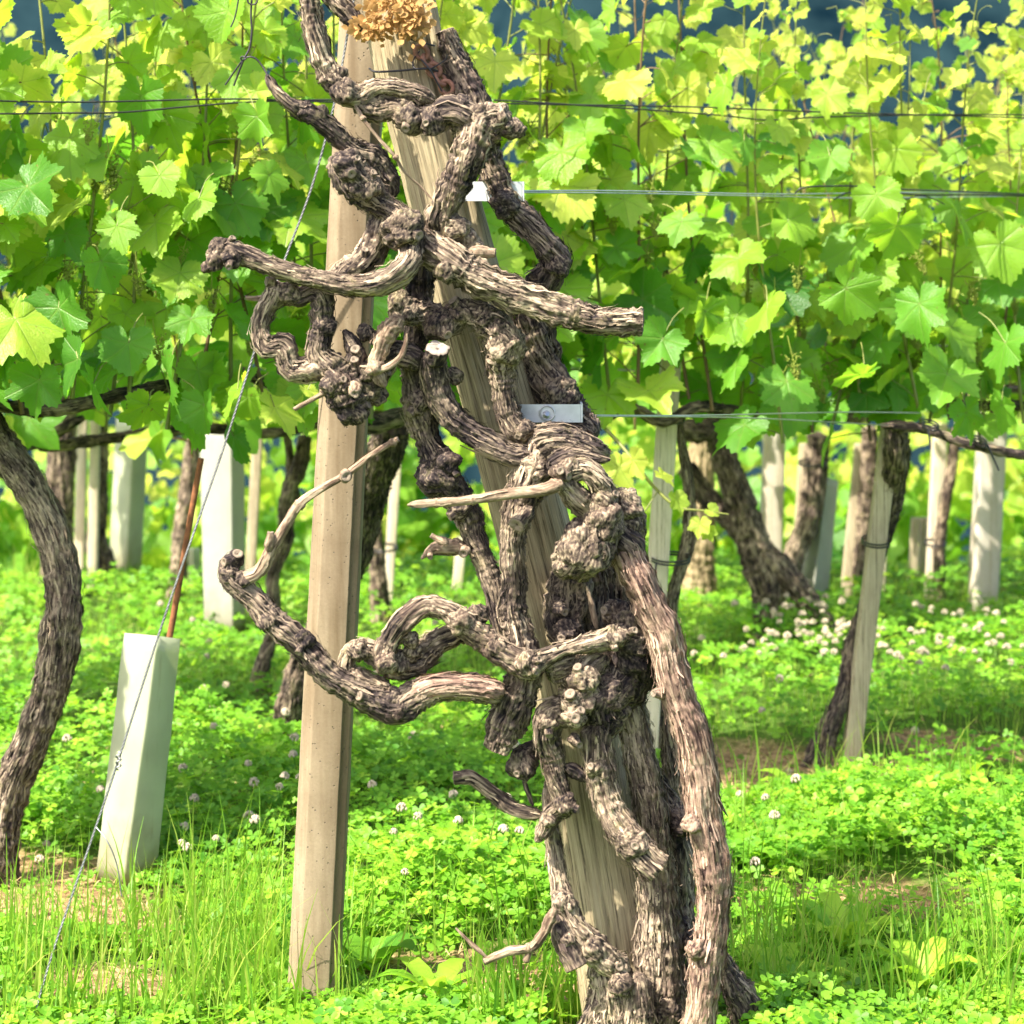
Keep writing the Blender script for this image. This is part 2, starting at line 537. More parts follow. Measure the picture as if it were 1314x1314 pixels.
def leaf_mat(name, stops, tstops, trans=.5, veins=True, rough=.42, spec=.4):
    m, nt, out = new_mat(name); k = NT(nt)
    lc = k.attr('lc').outputs['Vector']
    sx = k.n('SeparateXYZ'); k.l(lc, sx.inputs[0])
    x, y, tone = sx.outputs
    pos = k.geo()
    nz = k.noise(pos, 40, 3, .6)
    t2 = k.math('ADD', tone, k.math('MULTIPLY', k.math('SUBTRACT', nz, .5), .25))
    c = k.ramp(t2, stops); tc = k.ramp(t2, tstops)
    p = k.n('BsdfPrincipled')
    if veins:
        ax = k.math('ABSOLUTE', x)
        th = k.math('ARCTAN2', ax, y)
        r = k.math('SQRT', k.math('ADD', k.math('MULTIPLY', x, x), k.math('MULTIPLY', y, y)))
        ds = []
        for a in (0.0, .93, 1.88):
            dlt = k.math('SUBTRACT', th, a)
            ds.append(k.math('ABSOLUTE', k.math('SINE', dlt)))
        dmin = k.math('MULTIPLY', k.math('MINIMUM', k.math('MINIMUM', ds[0], ds[1]), ds[2]), r)
        vein = k.ramp(dmin, [(.0, (1, 1, 1)), (.022, (0, 0, 0))])
        # secondary veins: chevrons off each main rib
        sec = k.math('SINE', k.math('MULTIPLY', k.math('SUBTRACT', r, k.math('MULTIPLY', dmin, 1.3)), 46.0))
        secr = k.ramp(sec, [(.86, (0, 0, 0)), (1.0, (1, 1, 1))])
        vv = k.math('MAXIMUM', vein, k.math('MULTIPLY', secr, .35))
        c = k.mix(k.math('MULTIPLY', vv, .45), c, (.30, .40, .10))
        tc = k.mix(k.math('MULTIPLY', vv, .45), tc, (.16, .25, .03))
        crk = k.n('TexVoronoi'); crk.inputs['Scale'].default_value = 26; k.l(lc, crk.inputs['Vector'])
        h = k.math('ADD', k.math('MULTIPLY', vv, -.8), k.math('MULTIPLY', crk.outputs['Distance'], -.5))
        k.l(k.bump(h, .5, .003), p.inputs['Normal'])
    sp = k.ramp(k.noise(pos, 95, 2, .5), [(.70, (0, 0, 0)), (.74, (1, 1, 1))])
    sp = k.math('MULTIPLY', sp, .65)
    c = k.mix(sp, c, (.20, .14, .04)); tc = k.mix(sp, tc, (.25, .16, .03))
    k.l(c, p.inputs['Base Color'])
    p.inputs['Roughness'].default_value = rough; p.inputs['Specular IOR Level'].default_value = spec
    t = k.n('BsdfTranslucent'); k.l(tc, t.inputs['Color'])
    mx = k.n('MixShader'); mx.inputs[0].default_value = trans
    k.l(p.outputs[0], mx.inputs[1]); k.l(t.outputs[0], mx.inputs[2]); k.l(mx.outputs[0], out.inputs[0])
    return m


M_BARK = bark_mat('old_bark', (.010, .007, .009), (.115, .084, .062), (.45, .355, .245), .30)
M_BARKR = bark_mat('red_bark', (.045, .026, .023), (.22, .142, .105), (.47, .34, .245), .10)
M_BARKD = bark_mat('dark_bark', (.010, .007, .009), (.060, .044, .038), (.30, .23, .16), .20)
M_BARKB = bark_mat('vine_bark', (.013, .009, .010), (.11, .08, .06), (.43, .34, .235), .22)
M_CUT = cut_mat('cut_wood')
M_CUTP = cut_mat('fresh_cut_wood', (.33, .29, .245), (.2, .15, .12))
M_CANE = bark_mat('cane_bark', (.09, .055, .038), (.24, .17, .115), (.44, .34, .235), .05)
M_SHOOT = simple_mat('shoot_skin', (.20, .22, .05), .5, 0, 40, .4)
M_SHOOTB = simple_mat('ripe_shoot_skin', (.17, .10, .045), .55, 0, 40, .4)
M_POST = wood_mat('weathered_post', (.15, .115, .066), (.33, .265, .16), (.50, .42, .27))
M_STAKE = wood_mat('sawn_stake', (.46, .38, .26), (.62, .53, .39), (.74, .66, .52), 1.4)
M_STAKEG = wood_mat('grey_stake', (.24, .19, .12), (.40, .33, .22), (.54, .46, .32), 1.2)
M_CONC = concrete_mat('tan_concrete', (.19, .14, .085), (.30, .235, .15), (.135, .09, .045))
M_CONCP = concrete_mat('pale_concrete', (.48, .43, .35), (.60, .55, .46), (.40, .33, .23))
M_TUBE = simple_mat('tree_tube_plastic', (.56, .59, .42), .45, 0, 9, .28, .5, ((.66, .70, .44), .35), True)
M_TUBEG = simple_mat('weathered_tube_plastic', (.48, .48, .41), .5, 0, 25, .15, .5, ((.52, .54, .42), .3), True)
M_ZINC = simple_mat('galvanised_steel', (.70, .72, .72), .42, .3, 45, .25)
M_WIRE = simple_mat('bright_wire', (.60, .61, .62), .35, .9, 60, .3)
M_WIRED = simple_mat('dark_wire', (.05, .045, .05), .5, .5, 60, .4)
M_CABLE = simple_mat('steel_cable', (.36, .36, .37), .42, .8, 90, .45)
M_RUST = simple_mat('rusty_iron', (.30, .115, .045), .85, .2, 120, .55)
M_RUSTP = simple_mat('rusty_chain_iron', (.36, .17, .11), .75, .3, 120, .5)
M_BLACK = simple_mat('black_plastic_tie', (.015, .015, .018), .4, 0, 60, .3)
M_DRY = simple_mat('dried_petal', (.52, .31, .115), .75, 0, 50, .5, .2, ((.6, .38, .15), .3))
M_STRAW = simple_mat('straw', (.50, .37, .17), .8, 0, 30, .45, .2)
M_FLOWER = simple_mat('clover_bloom', (.62, .53, .40), .7, 0, 90, .3, .2, ((.65, .56, .42), .25))
M_INFL = simple_mat('grape_bud', (.30, .36, .06), .55, 0, 120, .35, .3, ((.4, .5, .1), .25))

M_LEAF = leaf_mat('vine_leaf', [(0, (.040, .135, .018)), (.4, (.095, .255, .022)), (.75, (.21, .38, .030)), (1, (.42, .49, .07))],
                  [(0, (.12, .40, .02)), (.4, (.32, .64, .03)), (.75, (.58, .80, .05)), (1, (.82, .86, .14))], .5)
M_CLOV = leaf_mat('clover_leaf', [(0, (.060, .185, .016)), (.5, (.155, .345, .022)), (1, (.32, .48, .04))],
                  [(0, (.18, .46, .02)), (.5, (.36, .68, .03)), (1, (.55, .80, .06))], .42, False, .5, .3)
M_GRASS = leaf_mat('grass_blade', [(0, (.065, .18, .018)), (.5, (.16, .32, .03)), (1, (.38, .42, .09))],
                   [(0, (.2, .50, .03)), (.5, (.42, .70, .05)), (1, (.7, .72, .18))], .42, False, .5, .3)


def ground_material():
    m, nt, out = new_mat('soil_and_moss'); k = NT(nt)
    pos = k.geo()
    n1 = k.noise(pos, 3.0, 5, .65); n2_ = k.noise(pos, 45, 5, .7); n3 = k.noise(pos, 160, 3, .7)
    soil = k.ramp(n2_, [(.32, (.09, .052, .028)), (.5, (.26, .165, .085)), (.68, (.46, .33, .17))])
    green = k.ramp(n3, [(.3, (.030, .070, .010)), (.7, (.085, .16, .022))])
    at_ = k.attr('bare').outputs['Fac']
    c = k.mix(k.math('MINIMUM', k.math('MAXIMUM', k.math('ADD', at_, k.math('MULTIPLY', k.math('SUBTRACT', n2_, .5), .8)), 0), 1), green, soil)
    p = k.n('BsdfPrincipled'); k.l(c, p.inputs['Base Color']); p.inputs['Roughness'].default_value = .95
    p.inputs['Specular IOR Level'].default_value = .1
    k.l(k.bump(k.math('ADD', n2_, k.math('MULTIPLY', n3, .5)), .8, .012), p.inputs['Normal'])
    k.l(p.outputs[0], out.inputs[0]); return m


def hill_material():
    m, nt, out = new_mat('far_forest'); k = NT(nt)
    pos = k.geo()
    v = k.n('TexVoronoi'); v.inputs['Scale'].default_value = .13; k.l(pos, v.inputs['Vector'])
    n = k.noise(pos, .07, 6, .7)
    mp = k.n('Mapping'); mp.inputs['Scale'].default_value = (.004, .02, .30); k.l(pos, mp.inputs[0])
    band = k.noise(mp.outputs[0], 1, 3, .5)
    c = k.ramp(n, [(.3, (.002, .008, .013)), (.65, (.013, .030, .036))])
    c = k.mix(k.math('MULTIPLY', v.outputs['Distance'], .08), c, (.002, .007, .014))
    c = k.mix(k.math('MULTIPLY', k.ramp(band, [(.62, (0, 0, 0)), (.72, (1, 1, 1))]), .25), c, (.05, .055, .055))
    p = k.n('BsdfPrincipled'); k.l(c, p.inputs['Base Color']); p.inputs['Roughness'].default_value = 1
    p.inputs['Specular IOR Level'].default_value = 0
    k.l(p.outputs[0], out.inputs[0]); return m


# ------------------------------------------------------------------ ground and hill
def smooth(a, b, x):
    t = np.clip((x - a) / (b - a), 0, 1); return t * t * (3 - 2 * t)


def ground_z(X, Y):
    X = np.asarray(X, float); Y = np.asarray(Y, float)
    z = -1.05 * smooth(7.7, 9.2, Y - .08 * X) - .36 * np.clip(Y - 11, 0, 200)
    return z


# bare straw-covered patches: photo (x, y, half-width px, half-height px)
BARE = [(70, 1160, 160, 46), (120, 1275, 120, 30), (620, 1255, 160, 46), (1000, 982, 170, 30), (1080, 1150, 180, 26), (1250, 960, 120, 22),
        (900, 1000, 80, 34), (30, 1120, 90, 30), (850, 1330, 120, 34)]


def bare(X, Y):
    X = np.asarray(X, float); Y = np.asarray(Y, float)
    Yc = np.maximum(Y, .5)
    px = X / Yc * F + CX; py = HY + H * F / Yc
    b = np.zeros_like(px)
    wob = n2(X.ravel() * 5, Y.ravel() * 5, 3.3).reshape(X.shape) * .55
    for (cx, cy, hw, hh) in BARE:
        d = np.sqrt(((px - cx) / hw) ** 2 + ((py - cy) / hh) ** 2) + wob
        b = np.maximum(b, 1 - smooth(.65, 1.15, d))
    return b * (Y < 7.6)


def build_ground():
    def axis(stops):
        out = []
        for a, b, s in stops:
            out.append(np.arange(a, b, s))
        return np.concatenate(out)
    ys = axis([(-60, -4, 8), (-4, 2.4, .5), (2.4, 10, .035), (10, 20, .5), (20, 120, 10), (120, 901, 60)])
    xh = axis([(0, 2.2, .035), (2.2, 6, .3), (6, 40, 4), (40, 441, 50)])
    xs = np.concatenate([-xh[:0:-1], xh])
    XX, YY = np.meshgrid(xs, ys)
    Z = ground_z(XX, YY)
    near = (YY > 2) & (YY < 10.2) & (np.abs(XX) < 2.6)
    nz = n2(XX.ravel() * 2.3, YY.ravel() * 2.3, 1).reshape(XX.shape) * .018 + n2(XX.ravel() * 14, YY.ravel() * 14, 2).reshape(XX.shape) * .009
    Z = Z + nz * near
    nx, ny = len(xs), len(ys)
    i = np.arange(ny - 1)[:, None] * nx; j = np.arange(nx - 1)[None]
    Q = np.stack([i + j, i + j + 1, i + nx + j + 1, i + nx + j], -1).reshape(-1, 4)
    o = link_mesh('ground', np.stack([XX, YY, Z], -1).reshape(-1, 3), Q, None, [ground_material()], None, {'bare': bare(XX, YY).ravel()})
    o['kind'] = 'structure'
    # a wooded hillside across the valley
    ys = np.linspace(195, 640, 70); xs = np.linspace(-420, 420, 120)
    XX, YY = np.meshgrid(xs, ys)
    Z = -78 + 260 * smooth(195, 600, YY) + n2(XX.ravel() / 60, YY.ravel() / 60, 5).reshape(XX.shape) * 12 \
        + n2(XX.ravel() / 14, YY.ravel() / 14, 6).reshape(XX.shape) * 4
    nx, ny = len(xs), len(ys)
    i = np.arange(ny - 1)[:, None] * nx; j = np.arange(nx - 1)[None]
    Q = np.stack([i + j, i + j + 1, i + nx + j + 1, i + nx + j], -1).reshape(-1, 4)
    o = link_mesh('hill', np.stack([XX, YY, Z], -1).reshape(-1, 3), Q, None, [hill_material()])
    o['kind'] = 'structure'


build_ground()

# ------------------------------------------------------------------ the old post
D0 = 3.40           # distance of the post's axis
DF = 3.34           # its front surface


def build_post():
    axis = [(498, -60, 49), (512, 0, 49), (531, 100, 49), (556, 200, 49), (591, 340, 49), (632, 480, 50), (664, 600, 51), (702, 750, 52), (738, 900, 53),
            (770, 1080, 55), (790, 1200, 57), (812, 1345, 60)]
    root = thing('wooden_post', 'old leaning grey wooden end post wrapped by the gnarled vine', 'post', at(812, 1335, D0))
    P = [(*at(x, y, D0), r / F * D0) for x, y, r in axis][::-1]
    S = catmull(P, .006)
    C, r = S[:, :3], S[:, 3]
    T, N, B = frames(C)
    seg = 160
    nR = len(C)
    s = np.concatenate([[0], np.cumsum(np.linalg.norm(np.diff(C, axis=0), axis=1))])
    # cross-section in world xy: angle 0 = +x, -pi/2 = toward the camera
    ph = np.arange(seg) / seg * 2 * math.pi - math.pi
    PH, SS = np.meshgrid(ph, s)
    sec = 1 - .05 * np.cos(4 * (PH + math.pi / 4 + .1)) * -1
    sec = 1 + .045 * np.cos(4 * PH) * -1 + .0 * PH
    hfrac = smooth(1.02, 1.16, SS)                       # drying crack only in the upper part
    crack = np.exp(-((PH + .92) / .10) ** 2) * .22 * smooth(.98, 1.12, SS)
    crack2 = np.exp(-((PH + 1.55 + .15 * np.sin(SS * 7)) / .03) ** 2) * .035
    crack3 = np.exp(-((PH + 2.25 + .1 * np.sin(SS * 5)) / .04) ** 2) * .05
    R = r[:, None] * (sec - crack - crack2 - crack3)
    q = np.stack([np.cos(PH) * 13, np.sin(PH) * 13, SS * 5], -1).reshape(-1, 3)
    n1 = pnoise(q); nn = pnoise(q * 2.3 + 4); lum = pnoise(np.stack([np.cos(PH) * 1.2, np.sin(PH) * 1.2, SS * 3], -1).reshape(-1, 3))
    R = R + (.0016 * (1 - 2 * np.abs(n1)) + .0008 * nn + .003 * lum).reshape(R.shape)
    V = C[:, None] + R[..., None] * np.stack([np.cos(PH), np.sin(PH), 0 * PH], -1)
    mb = MB()
    i = np.arange(nR - 1)[:, None] * seg; j = np.arange(seg)[None]; j2 = (j + 1) % seg
    Q = np.stack([i + j, i + j2, i + seg + j2, i + seg + j], -1).reshape(-1, 4)
    fib = np.stack([np.cos(PH) * .06, np.sin(PH) * .06, SS * .16], -1).reshape(-1, 3) * 60
    mb.add(V.reshape(-1, 3), Q, None, fib, None)
    top = V[-1]; jj = np.arange(seg)
    mb.add(np.vstack([top, top.mean(0)[None]]), None, np.stack([jj, (jj + 1) % seg, np.full(seg, seg)], 1))
    mb.build('shaft', M_POST, root)
    # a knot hole
    kb = MB()
    U, Qs, Ts = usphere(14, 8)
    kb.add(np.array(at(691, 749, 3.349)) + U * np.array([.0065, .0035, .0065]), Qs, Ts)
    kb.build('knot', M_BLACK, root)

    def plate(x0, y0, x1, y1, D, bolt):
        b = MB()
        p0 = at(x0, y0, D); p1 = at(x1, y1, D)
        w, h = (p1[0] - p0[0]), (p0[2] - p1[2]); th = .003
        zc = (p0[2] + p1[2]) / 2
        # folded strip: front flange plus a return behind
        pr = [(p0[0], D, p1[2]), (p1[0], D, p1[2]), (p1[0], D, p0[2]), (p0[0], D, p0[2])]
        bk = [(x, y + th, z) for x, y, z in pr]
        prism(b, [pr[0], pr[1], bk[1], bk[0]], [pr[3], pr[2], bk[2], bk[3]], bevel=.0006, nz=3)
        q0 = (p1[0] + .0002, D + .0005); 
        prism(b, [(q0[0], q0[1], p1[2]), (q0[0] + .003, q0[1], p1[2]), (q0[0] + .003, q0[1] + .05, p1[2]), (q0[0], q0[1] + .05, p1[2])],
              [(q0[0], q0[1], p0[2]), (q0[0] + .003, q0[1], p0[2]), (q0[0] + .003, q0[1] + .05, p0[2]), (q0[0], q0[1] + .05, p0[2])], bevel=.0006, nz=3)
        br = b.build('wire_bracket', M_ZINC, root, smooth=False)
        if bolt:
            m = MB()
            cx, cy, cz = at(bolt[0], bolt[1], D)
            pts = [(cx + math.cos(a) * .0105, D - .002, cz + math.sin(a) * .0105, .0013) for a in np.linspace(0, 6.0, 24)]
            tube(m, pts, 8, .002)
            tube(m, [(cx - .001, D + .001, cz - .001, .0055), (cx - .001, D - .006, cz - .002, .0055), (cx, D - .008, cz - .001, .0035)], 6, .003)
            m.build('bolt', M_WIRE, br)
    plate(666, 519, 745, 542, 3.312, (702, 530))
    plate(596, 233, 670, 258, 3.345, None)
    return root


POST = build_post()

# ------------------------------------------------------------------ the old gnarled vine
VINE = thing('old_grapevine', 'gnarled dark old grapevine stump with knotted limbs twisted round the leaning wooden post', 'grapevine', at(840, 1335, 3.36))


def pts_px(L, dz0=0.0):
    out = []
    for p in L:
        x, y, r = p[:3]
        D = DF + (p[3] if len(p) > 3 else dz0) / 100.0
        out.append((*at(x, y, D), r / F * D))
    return out


def br(name, L, dz=-5, mat=None, knobs=(), stubs=0, label=None, **kw):
    mb = MB()
    P = pts_px(L, dz)
    limb(mb, P, **kw)
    for kn in knobs:
        x, y, r = kn[:3]
        d = kn[3] if len(kn) > 3 else dz
        D = DF + d / 100
        knob(mb, at(x, y, D), r / F * D, scars=kn[4] if len(kn) > 4 else 1)
    for _ in range(stubs):
        if random.random() < .35: continue
        i = random.randrange(len(P)); p = np.array(P[i][:3]); r = P[i][3]
        a = random.uniform(-1.3, 1.3); e = random.uniform(-.6, 1.0)
        dv = np.array([math.sin(a) * math.cos(e), -math.cos(a) * math.cos(e), math.sin(e)])
        stub(mb, p + dv * r * .75, dv, random.uniform(.004, .0075), r * .35 + random.uniform(.002, .008))
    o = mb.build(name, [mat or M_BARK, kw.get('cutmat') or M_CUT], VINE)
    if label: o['label'] = label
    return o


# upper loop left of the post
br('branch', [(390, -30, 13), (396, 0, 13), (404, 40, 14), (415, 79, 14), (430, 106, 15), (447, 122, 15), (464, 122, 13), (482, 112, 10), (509, 113, 10), (535, 120, 11), (556, 130, 10)], -9,
   knobs=[(428, 98, 17, -9, 0), (444, 118, 17, -10, 1)], lump=1.1)
br('branch', [(452, 128, 12, -9), (481, 139, 16, -8), (509, 136, 18, -8), (530, 150, 19, -8), (554, 152, 19, -8), (576, 142, 19, -9), (596, 150, 19, -9), (600, 175, 17, -7), (592, 195, 14, -4)], -8, M_BARKD,
   knobs=[(528, 152, 20, -9, 2), (555, 156, 18, -9.5, 2), (590, 142, 19, -9, 0)], lump=1.2)
br('branch', [(400, -40, 12), (425, -8, 13), (444, 14, 13), (462, 40, 11)], 4, M_BARKD)
# right-hand dark limb that swings out and back
br('branch', [(571, 40, 11, 2), (584, 76, 16, 2), (602, 118, 19, 1), (616, 160, 20, 0), (624, 196, 19, 1), (636, 228, 18, 1), (648, 255, 16, 1), (671, 281, 17, 1), (696, 308, 17, 1), (714, 333, 18, 2), (706, 352, 18, 3), (694, 368, 21, 4), (680, 392, 22, 5),
   (684, 420, 25, 5), (694, 465, 26, 5), (714, 505, 26, 4), (735, 537, 22, 3), (764, 560, 15, 1)], 1, M_BARKD, cut0=True, knobs=[(648, 262, 17, -1, 0), (720, 505, 22, 1, 1), (716, 340, 17, 1, 0)])
# bright diagonal limb with knuckle
br('branch', [(650, 158, 17, -9), (622, 161, 25, -9), (604, 194, 22, -10), (586, 231, 20, -10), (574, 259, 19, -10), (566, 284, 18, -9), (568, 310, 18, -7)], -9,
   knobs=[(636, 152, 20, -9, 1), (614, 150, 15, -10, 1), (585, 293, 17, -10, 2), (655, 165, 14, -9, 1), (667, 168, 9, -9, 1)], stubs=1, twist=9)
# thick arm sawn off at the right
br('branch', [(540, 300, 18, -7), (556, 318, 23, -9), (578, 334, 24, -11), (604, 352, 22, -11), (640, 369, 21, -11), (684, 386, 20, -11), (726, 401, 19, -11), (764, 411, 17, -11), (795, 412, 16, -11), (824, 413, 17, -11)], -11,
   cut1=True, knobs=[(576, 346, 18, -12, 1), (600, 308, 14, -9, 1), (608, 318, 12, -9, 1), (738, 403, 14, -12, 0)], twist=3)
br('spur', [(602, 322, 9), (618, 323, 8), (635, 325, 6)], -11, M_CANE, cut1=True, strips=.3)
# upper-left dark limb carrying a wire tip
br('branch', [(342, 96, 5, -13), (353, 116, 6, -13), (372, 134, 8, -13), (388, 142, 12, -12), (408, 152, 12, -12), (430, 172, 12, -11), (451, 191, 13, -10), (478, 204, 16, -8), (494, 226, 15, -7), (500, 255, 14, -6)], -11, M_BARKD,
   knobs=[(388, 142, 13, -12, 1), (412, 146, 10, -12, 1)])
br('branch', [(436, 197, 15, -11), (446, 220, 22, -11), (466, 241, 24, -10), (490, 262, 17, -9), (508, 276, 17, -9), (520, 298, 22, -10)], -11, M_BARKD, cut0=True,
   knobs=[(445, 214, 21, -12, 2), (468, 240, 22, -11, 2)], stubs=1)
# long arm reaching left with a fist-like end
br('branch', [(520, 290, 24, -12), (528, 315, 17, -12), (524, 338, 14, -14), (508, 354, 14, -15), (481, 366, 14, -15), (445, 366, 13, -15), (402, 357, 12, -15), (366, 348, 11, -15), (332, 336, 12, -15), (306, 326, 14, -15), (282, 325, 18, -15)], -15,
   knobs=[(519, 295, 26, -12.5, 3), (285, 324, 18, -15, 3), (296, 332, 14, -16, 1), (276, 336, 12, -16, 1), (266, 343, 8, -16, 1)], lump=.8, twist=3, stubs=0)
br('branch', [(502, 270, 14, -7), (490, 288, 16, -8), (480, 317, 17, -9), (463, 340, 17, -10), (440, 352, 14, -10), (424, 366, 12, -11)], -9, stubs=2)
# shaft between arm and knobby branch
br('trunk', [(542, 330, 18, -3), (538, 372, 17, -3), (540, 410, 16, -3), (532, 450, 16, -3)], -3, M_BARKD)
# hanging curls at left
br('branch', [(357, 362, 9), (353, 377, 13), (339, 402, 11), (334, 428, 11), (342, 446, 14), (362, 444, 15), (368, 460, 14), (374, 474, 15), (394, 474, 16), (418, 470, 17)], -12, lump=1.2, stubs=2)
br('branch', [(358, 366, 9), (372, 377, 14), (387, 380, 12), (402, 374, 12), (414, 380, 15), (414, 404, 14), (413, 428, 15), (408, 450, 15), (423, 472, 20), (438, 494, 24), (447, 516, 23), (452, 530, 18)], -12,
   knobs=[(372, 377, 14, -12.5, 1), (416, 418, 15, -12.5, 1), (452, 526, 20, -12, 2), (430, 492, 18, -13.5, 2)], lump=1.2, stubs=2, mat=M_BARKD)
br('spur', [(316, 382, 3), (330, 383, 4), (350, 381, 5)], -12, M_CANE, strips=0, cut0=True)
br('branch', [(445, 500, 20), (468, 500, 22), (480, 482, 18), (503, 455, 15), (526, 458, 17), (540, 470, 16)], -10, M_BARKD,
   knobs=[(468, 500, 20, -11, 2), (485, 507, 13, -10, 1), (470, 478, 14, -12, 1)], stubs=3)
br('spur', [(441, 424, 5), (450, 436, 9), (458, 454, 11), (453, 474, 12), (452, 490, 12)], -12, M_BARKD, knobs=[(469, 427, 11, -12, 1), (482, 434, 9, -12, 0)], stubs=2)
br('spur', [(514, 408, 14), (498, 428, 12), (489, 448, 10), (482, 468, 10), (488, 486, 9), (494, 496, 6)], -13, M_CANE, knobs=[(497, 424, 12, -13, 1), (481, 472, 10, -14, 1)], strips=.5)
br('twig', [(522, 428, 2.5), (521, 440, 3), (515, 456, 3.5), (503, 468, 4), (488, 474, 5), (462, 470, 3)], -14, M_CANE, strips=0)
br('twig', [(378, 525, 2.5), (400, 513, 3), (424, 500, 4)], -13, M_CANE, strips=0, cut0=True)
br('spur', [(452, 492, 6, -14), (456, 499, 8, -16), (455, 505, 7, -18)], -14, M_CANE, cut1=True, strips=0)
# knobby branch across the post, dropping down its face
br('branch', [(508, 388, 14, -9), (516, 401, 17, -9), (537, 403, 16, -8), (558, 408, 18, -8), (572, 414, 18, -8), (590, 402, 17, -8), (612, 403, 18, -8), (634, 420, 21, -8), (648, 444, 23, -8), (644, 472, 18, -7), (646, 502, 15, -7), (652, 532, 16, -7), (666, 552, 16, -7), (688, 550, 12, -6)], -8,
   knobs=[(512, 388, 15, -10, 2), (524, 402, 14, -10, 1), (564, 417, 21, -9.5, 2), (592, 400, 15, -9, 2), (640, 424, 17, -9, 0), (650, 444, 24, -8.5, 2), (622, 406, 16, -9, 1), (672, 552, 13, -8, 1)], lump=1.15)
# smooth dark stub with a pale saw cut
mb = MB(); limb(mb, pts_px([(556, 450, 15, -11), (556, 472, 17, -10), (562, 502, 18, -9), (577, 531, 17, -9), (601, 552, 16, -9), (629, 570, 16, -9), (658, 585, 15, -9), (684, 584, 12, -9)]), lump=.6)
o = mb.build('branch', [M_BARKD, M_CUTP], VINE)
mb = MB(); limb(mb, pts_px([(557, 468, 14, -11.5), (561, 452, 15, -12.6), (562, 447, 15, -13)]), lump=.4, strips=0, cut1=True, seg=30); mb.build('saw_cut', [M_BARKD, M_CUTP], o)
knb = MB(); knob(knb, at(583, 482, DF - .07), .012, scars=0); knb.build('burl', [M_BARKD, M_CUT], VINE)
# left strand hugging the post
br('trunk', [(522, 455, 14, -6), (532, 476, 17, -6), (535, 504, 18, -6), (541, 534, 19, -6), (547, 562, 16, -6), (558, 588, 20, -6), (563, 610, 25, -6), (582, 634, 20, -5), (600, 660, 17, -5), (608, 686, 14, -5), (619, 715, 13, -5), (631, 746, 12, -5), (640, 785, 12, -5), (648, 830, 11, -5)], -6, M_BARKD,
   knobs=[(562, 612, 25, -7, 1), (574, 592, 16, -8, 1), (592, 652, 14, -7, 1), (538, 516, 16, -8, 1)], twist=4)
br('spur', [(598, 703, 9), (584, 702, 10), (566, 702, 9), (552, 706, 6), (541, 717, 3)], -6, M_CANE, stubs=2, strips=.4)
br('spur', [(575, 697, 6), (562, 692, 4), (554, 687, 3)], -8, M_CANE, strips=0, cut1=True)
# long pale pruned cane
br('cane', [(523, 648, 2.5), (534, 647, 5), (561, 645, 5.5), (607, 641, 6), (652, 634, 7), (695, 629, 8), (722, 620, 10)], -16, M_CANE, strips=.1, ridge=.4, lump=.35, knobs=[(561, 646, 6, -16, 0), (607, 641, 6.5, -16, 0), (712, 622, 9, -15.5, 1)])
# centre trunk
br('trunk', [(712, 566, 20, -6), (698, 578, 26, -7), (682, 610, 24, -9), (668, 644, 19, -9), (658, 687, 15, -9), (657, 720, 14, -9), (660, 751, 15, -9), (657, 781, 16, -9), (664, 812, 18, -9), (670, 840, 19, -9), (672, 870, 21, -9), (662, 898, 24, -9), (648, 930, 23, -9), (637, 962, 17, -9)], -9,
   cut1=True, knobs=[(690, 600, 20, -10, 1), (674, 850, 17, -11, 1)], stubs=1, twist=3)
br('spur', [(678, 652, 12, -10), (672, 662, 11, -12), (663, 673, 10, -14)], -11, M_BARK, cut1=True, strips=.3)
# split hood and knot ring at the right
br('branch', [(692, 572, 22, -9), (712, 563, 20, -10), (735, 566, 18, -10), (757, 576, 15, -10), (774, 583, 11, -9), (780, 586, 7, -9)], -10, M_BARKD, cut1=True, twist=1.5, strips=2)
br('branch', [(706, 600, 14, -11), (722, 588, 13, -12), (742, 583, 9, -12), (764, 588, 6, -12), (783, 590, 3, -12)], -12, M_BARKD, strips=2, twist=1)
br('branch', [(716, 618, 14, -13), (728, 605, 14, -13), (749, 602, 14, -13), (764, 612, 14, -13), (775, 632, 16, -12), (772, 652, 18, -11), (750, 648, 17, -12), (733, 632, 15, -13), (720, 614, 13, -13)], -12,
   knobs=[(718, 606, 12, -14.5, 2), (776, 640, 15, -13, 1), (733, 598, 11, -14, 1)], lump=.9)
br('burl', [(790, 640, 18, -8), (802, 655, 22, -8), (807, 675, 20, -8), (812, 700, 14, -6)], -8, M_BARK, knobs=[(800, 650, 23, -9, 3), (805, 676, 18, -9, 2)])
br('burl', [(775, 660, 24, -12), (768, 684, 29, -12), (752, 706, 33, -12), (728, 718, 25, -11), (712, 722, 14, -10)], -12, M_BARK,
   knobs=[(774, 668, 25, -13, 2), (752, 704, 34, -12.5, 1), (728, 720, 20, -12, 1)], lump=1.0, twist=14)
br('branch', [(772, 676, 18, -10), (792, 688, 20, -10), (806, 700, 20, -10), (814, 716, 18, -9)], -10, M_BARKD, lump=.5, ridge=.5)
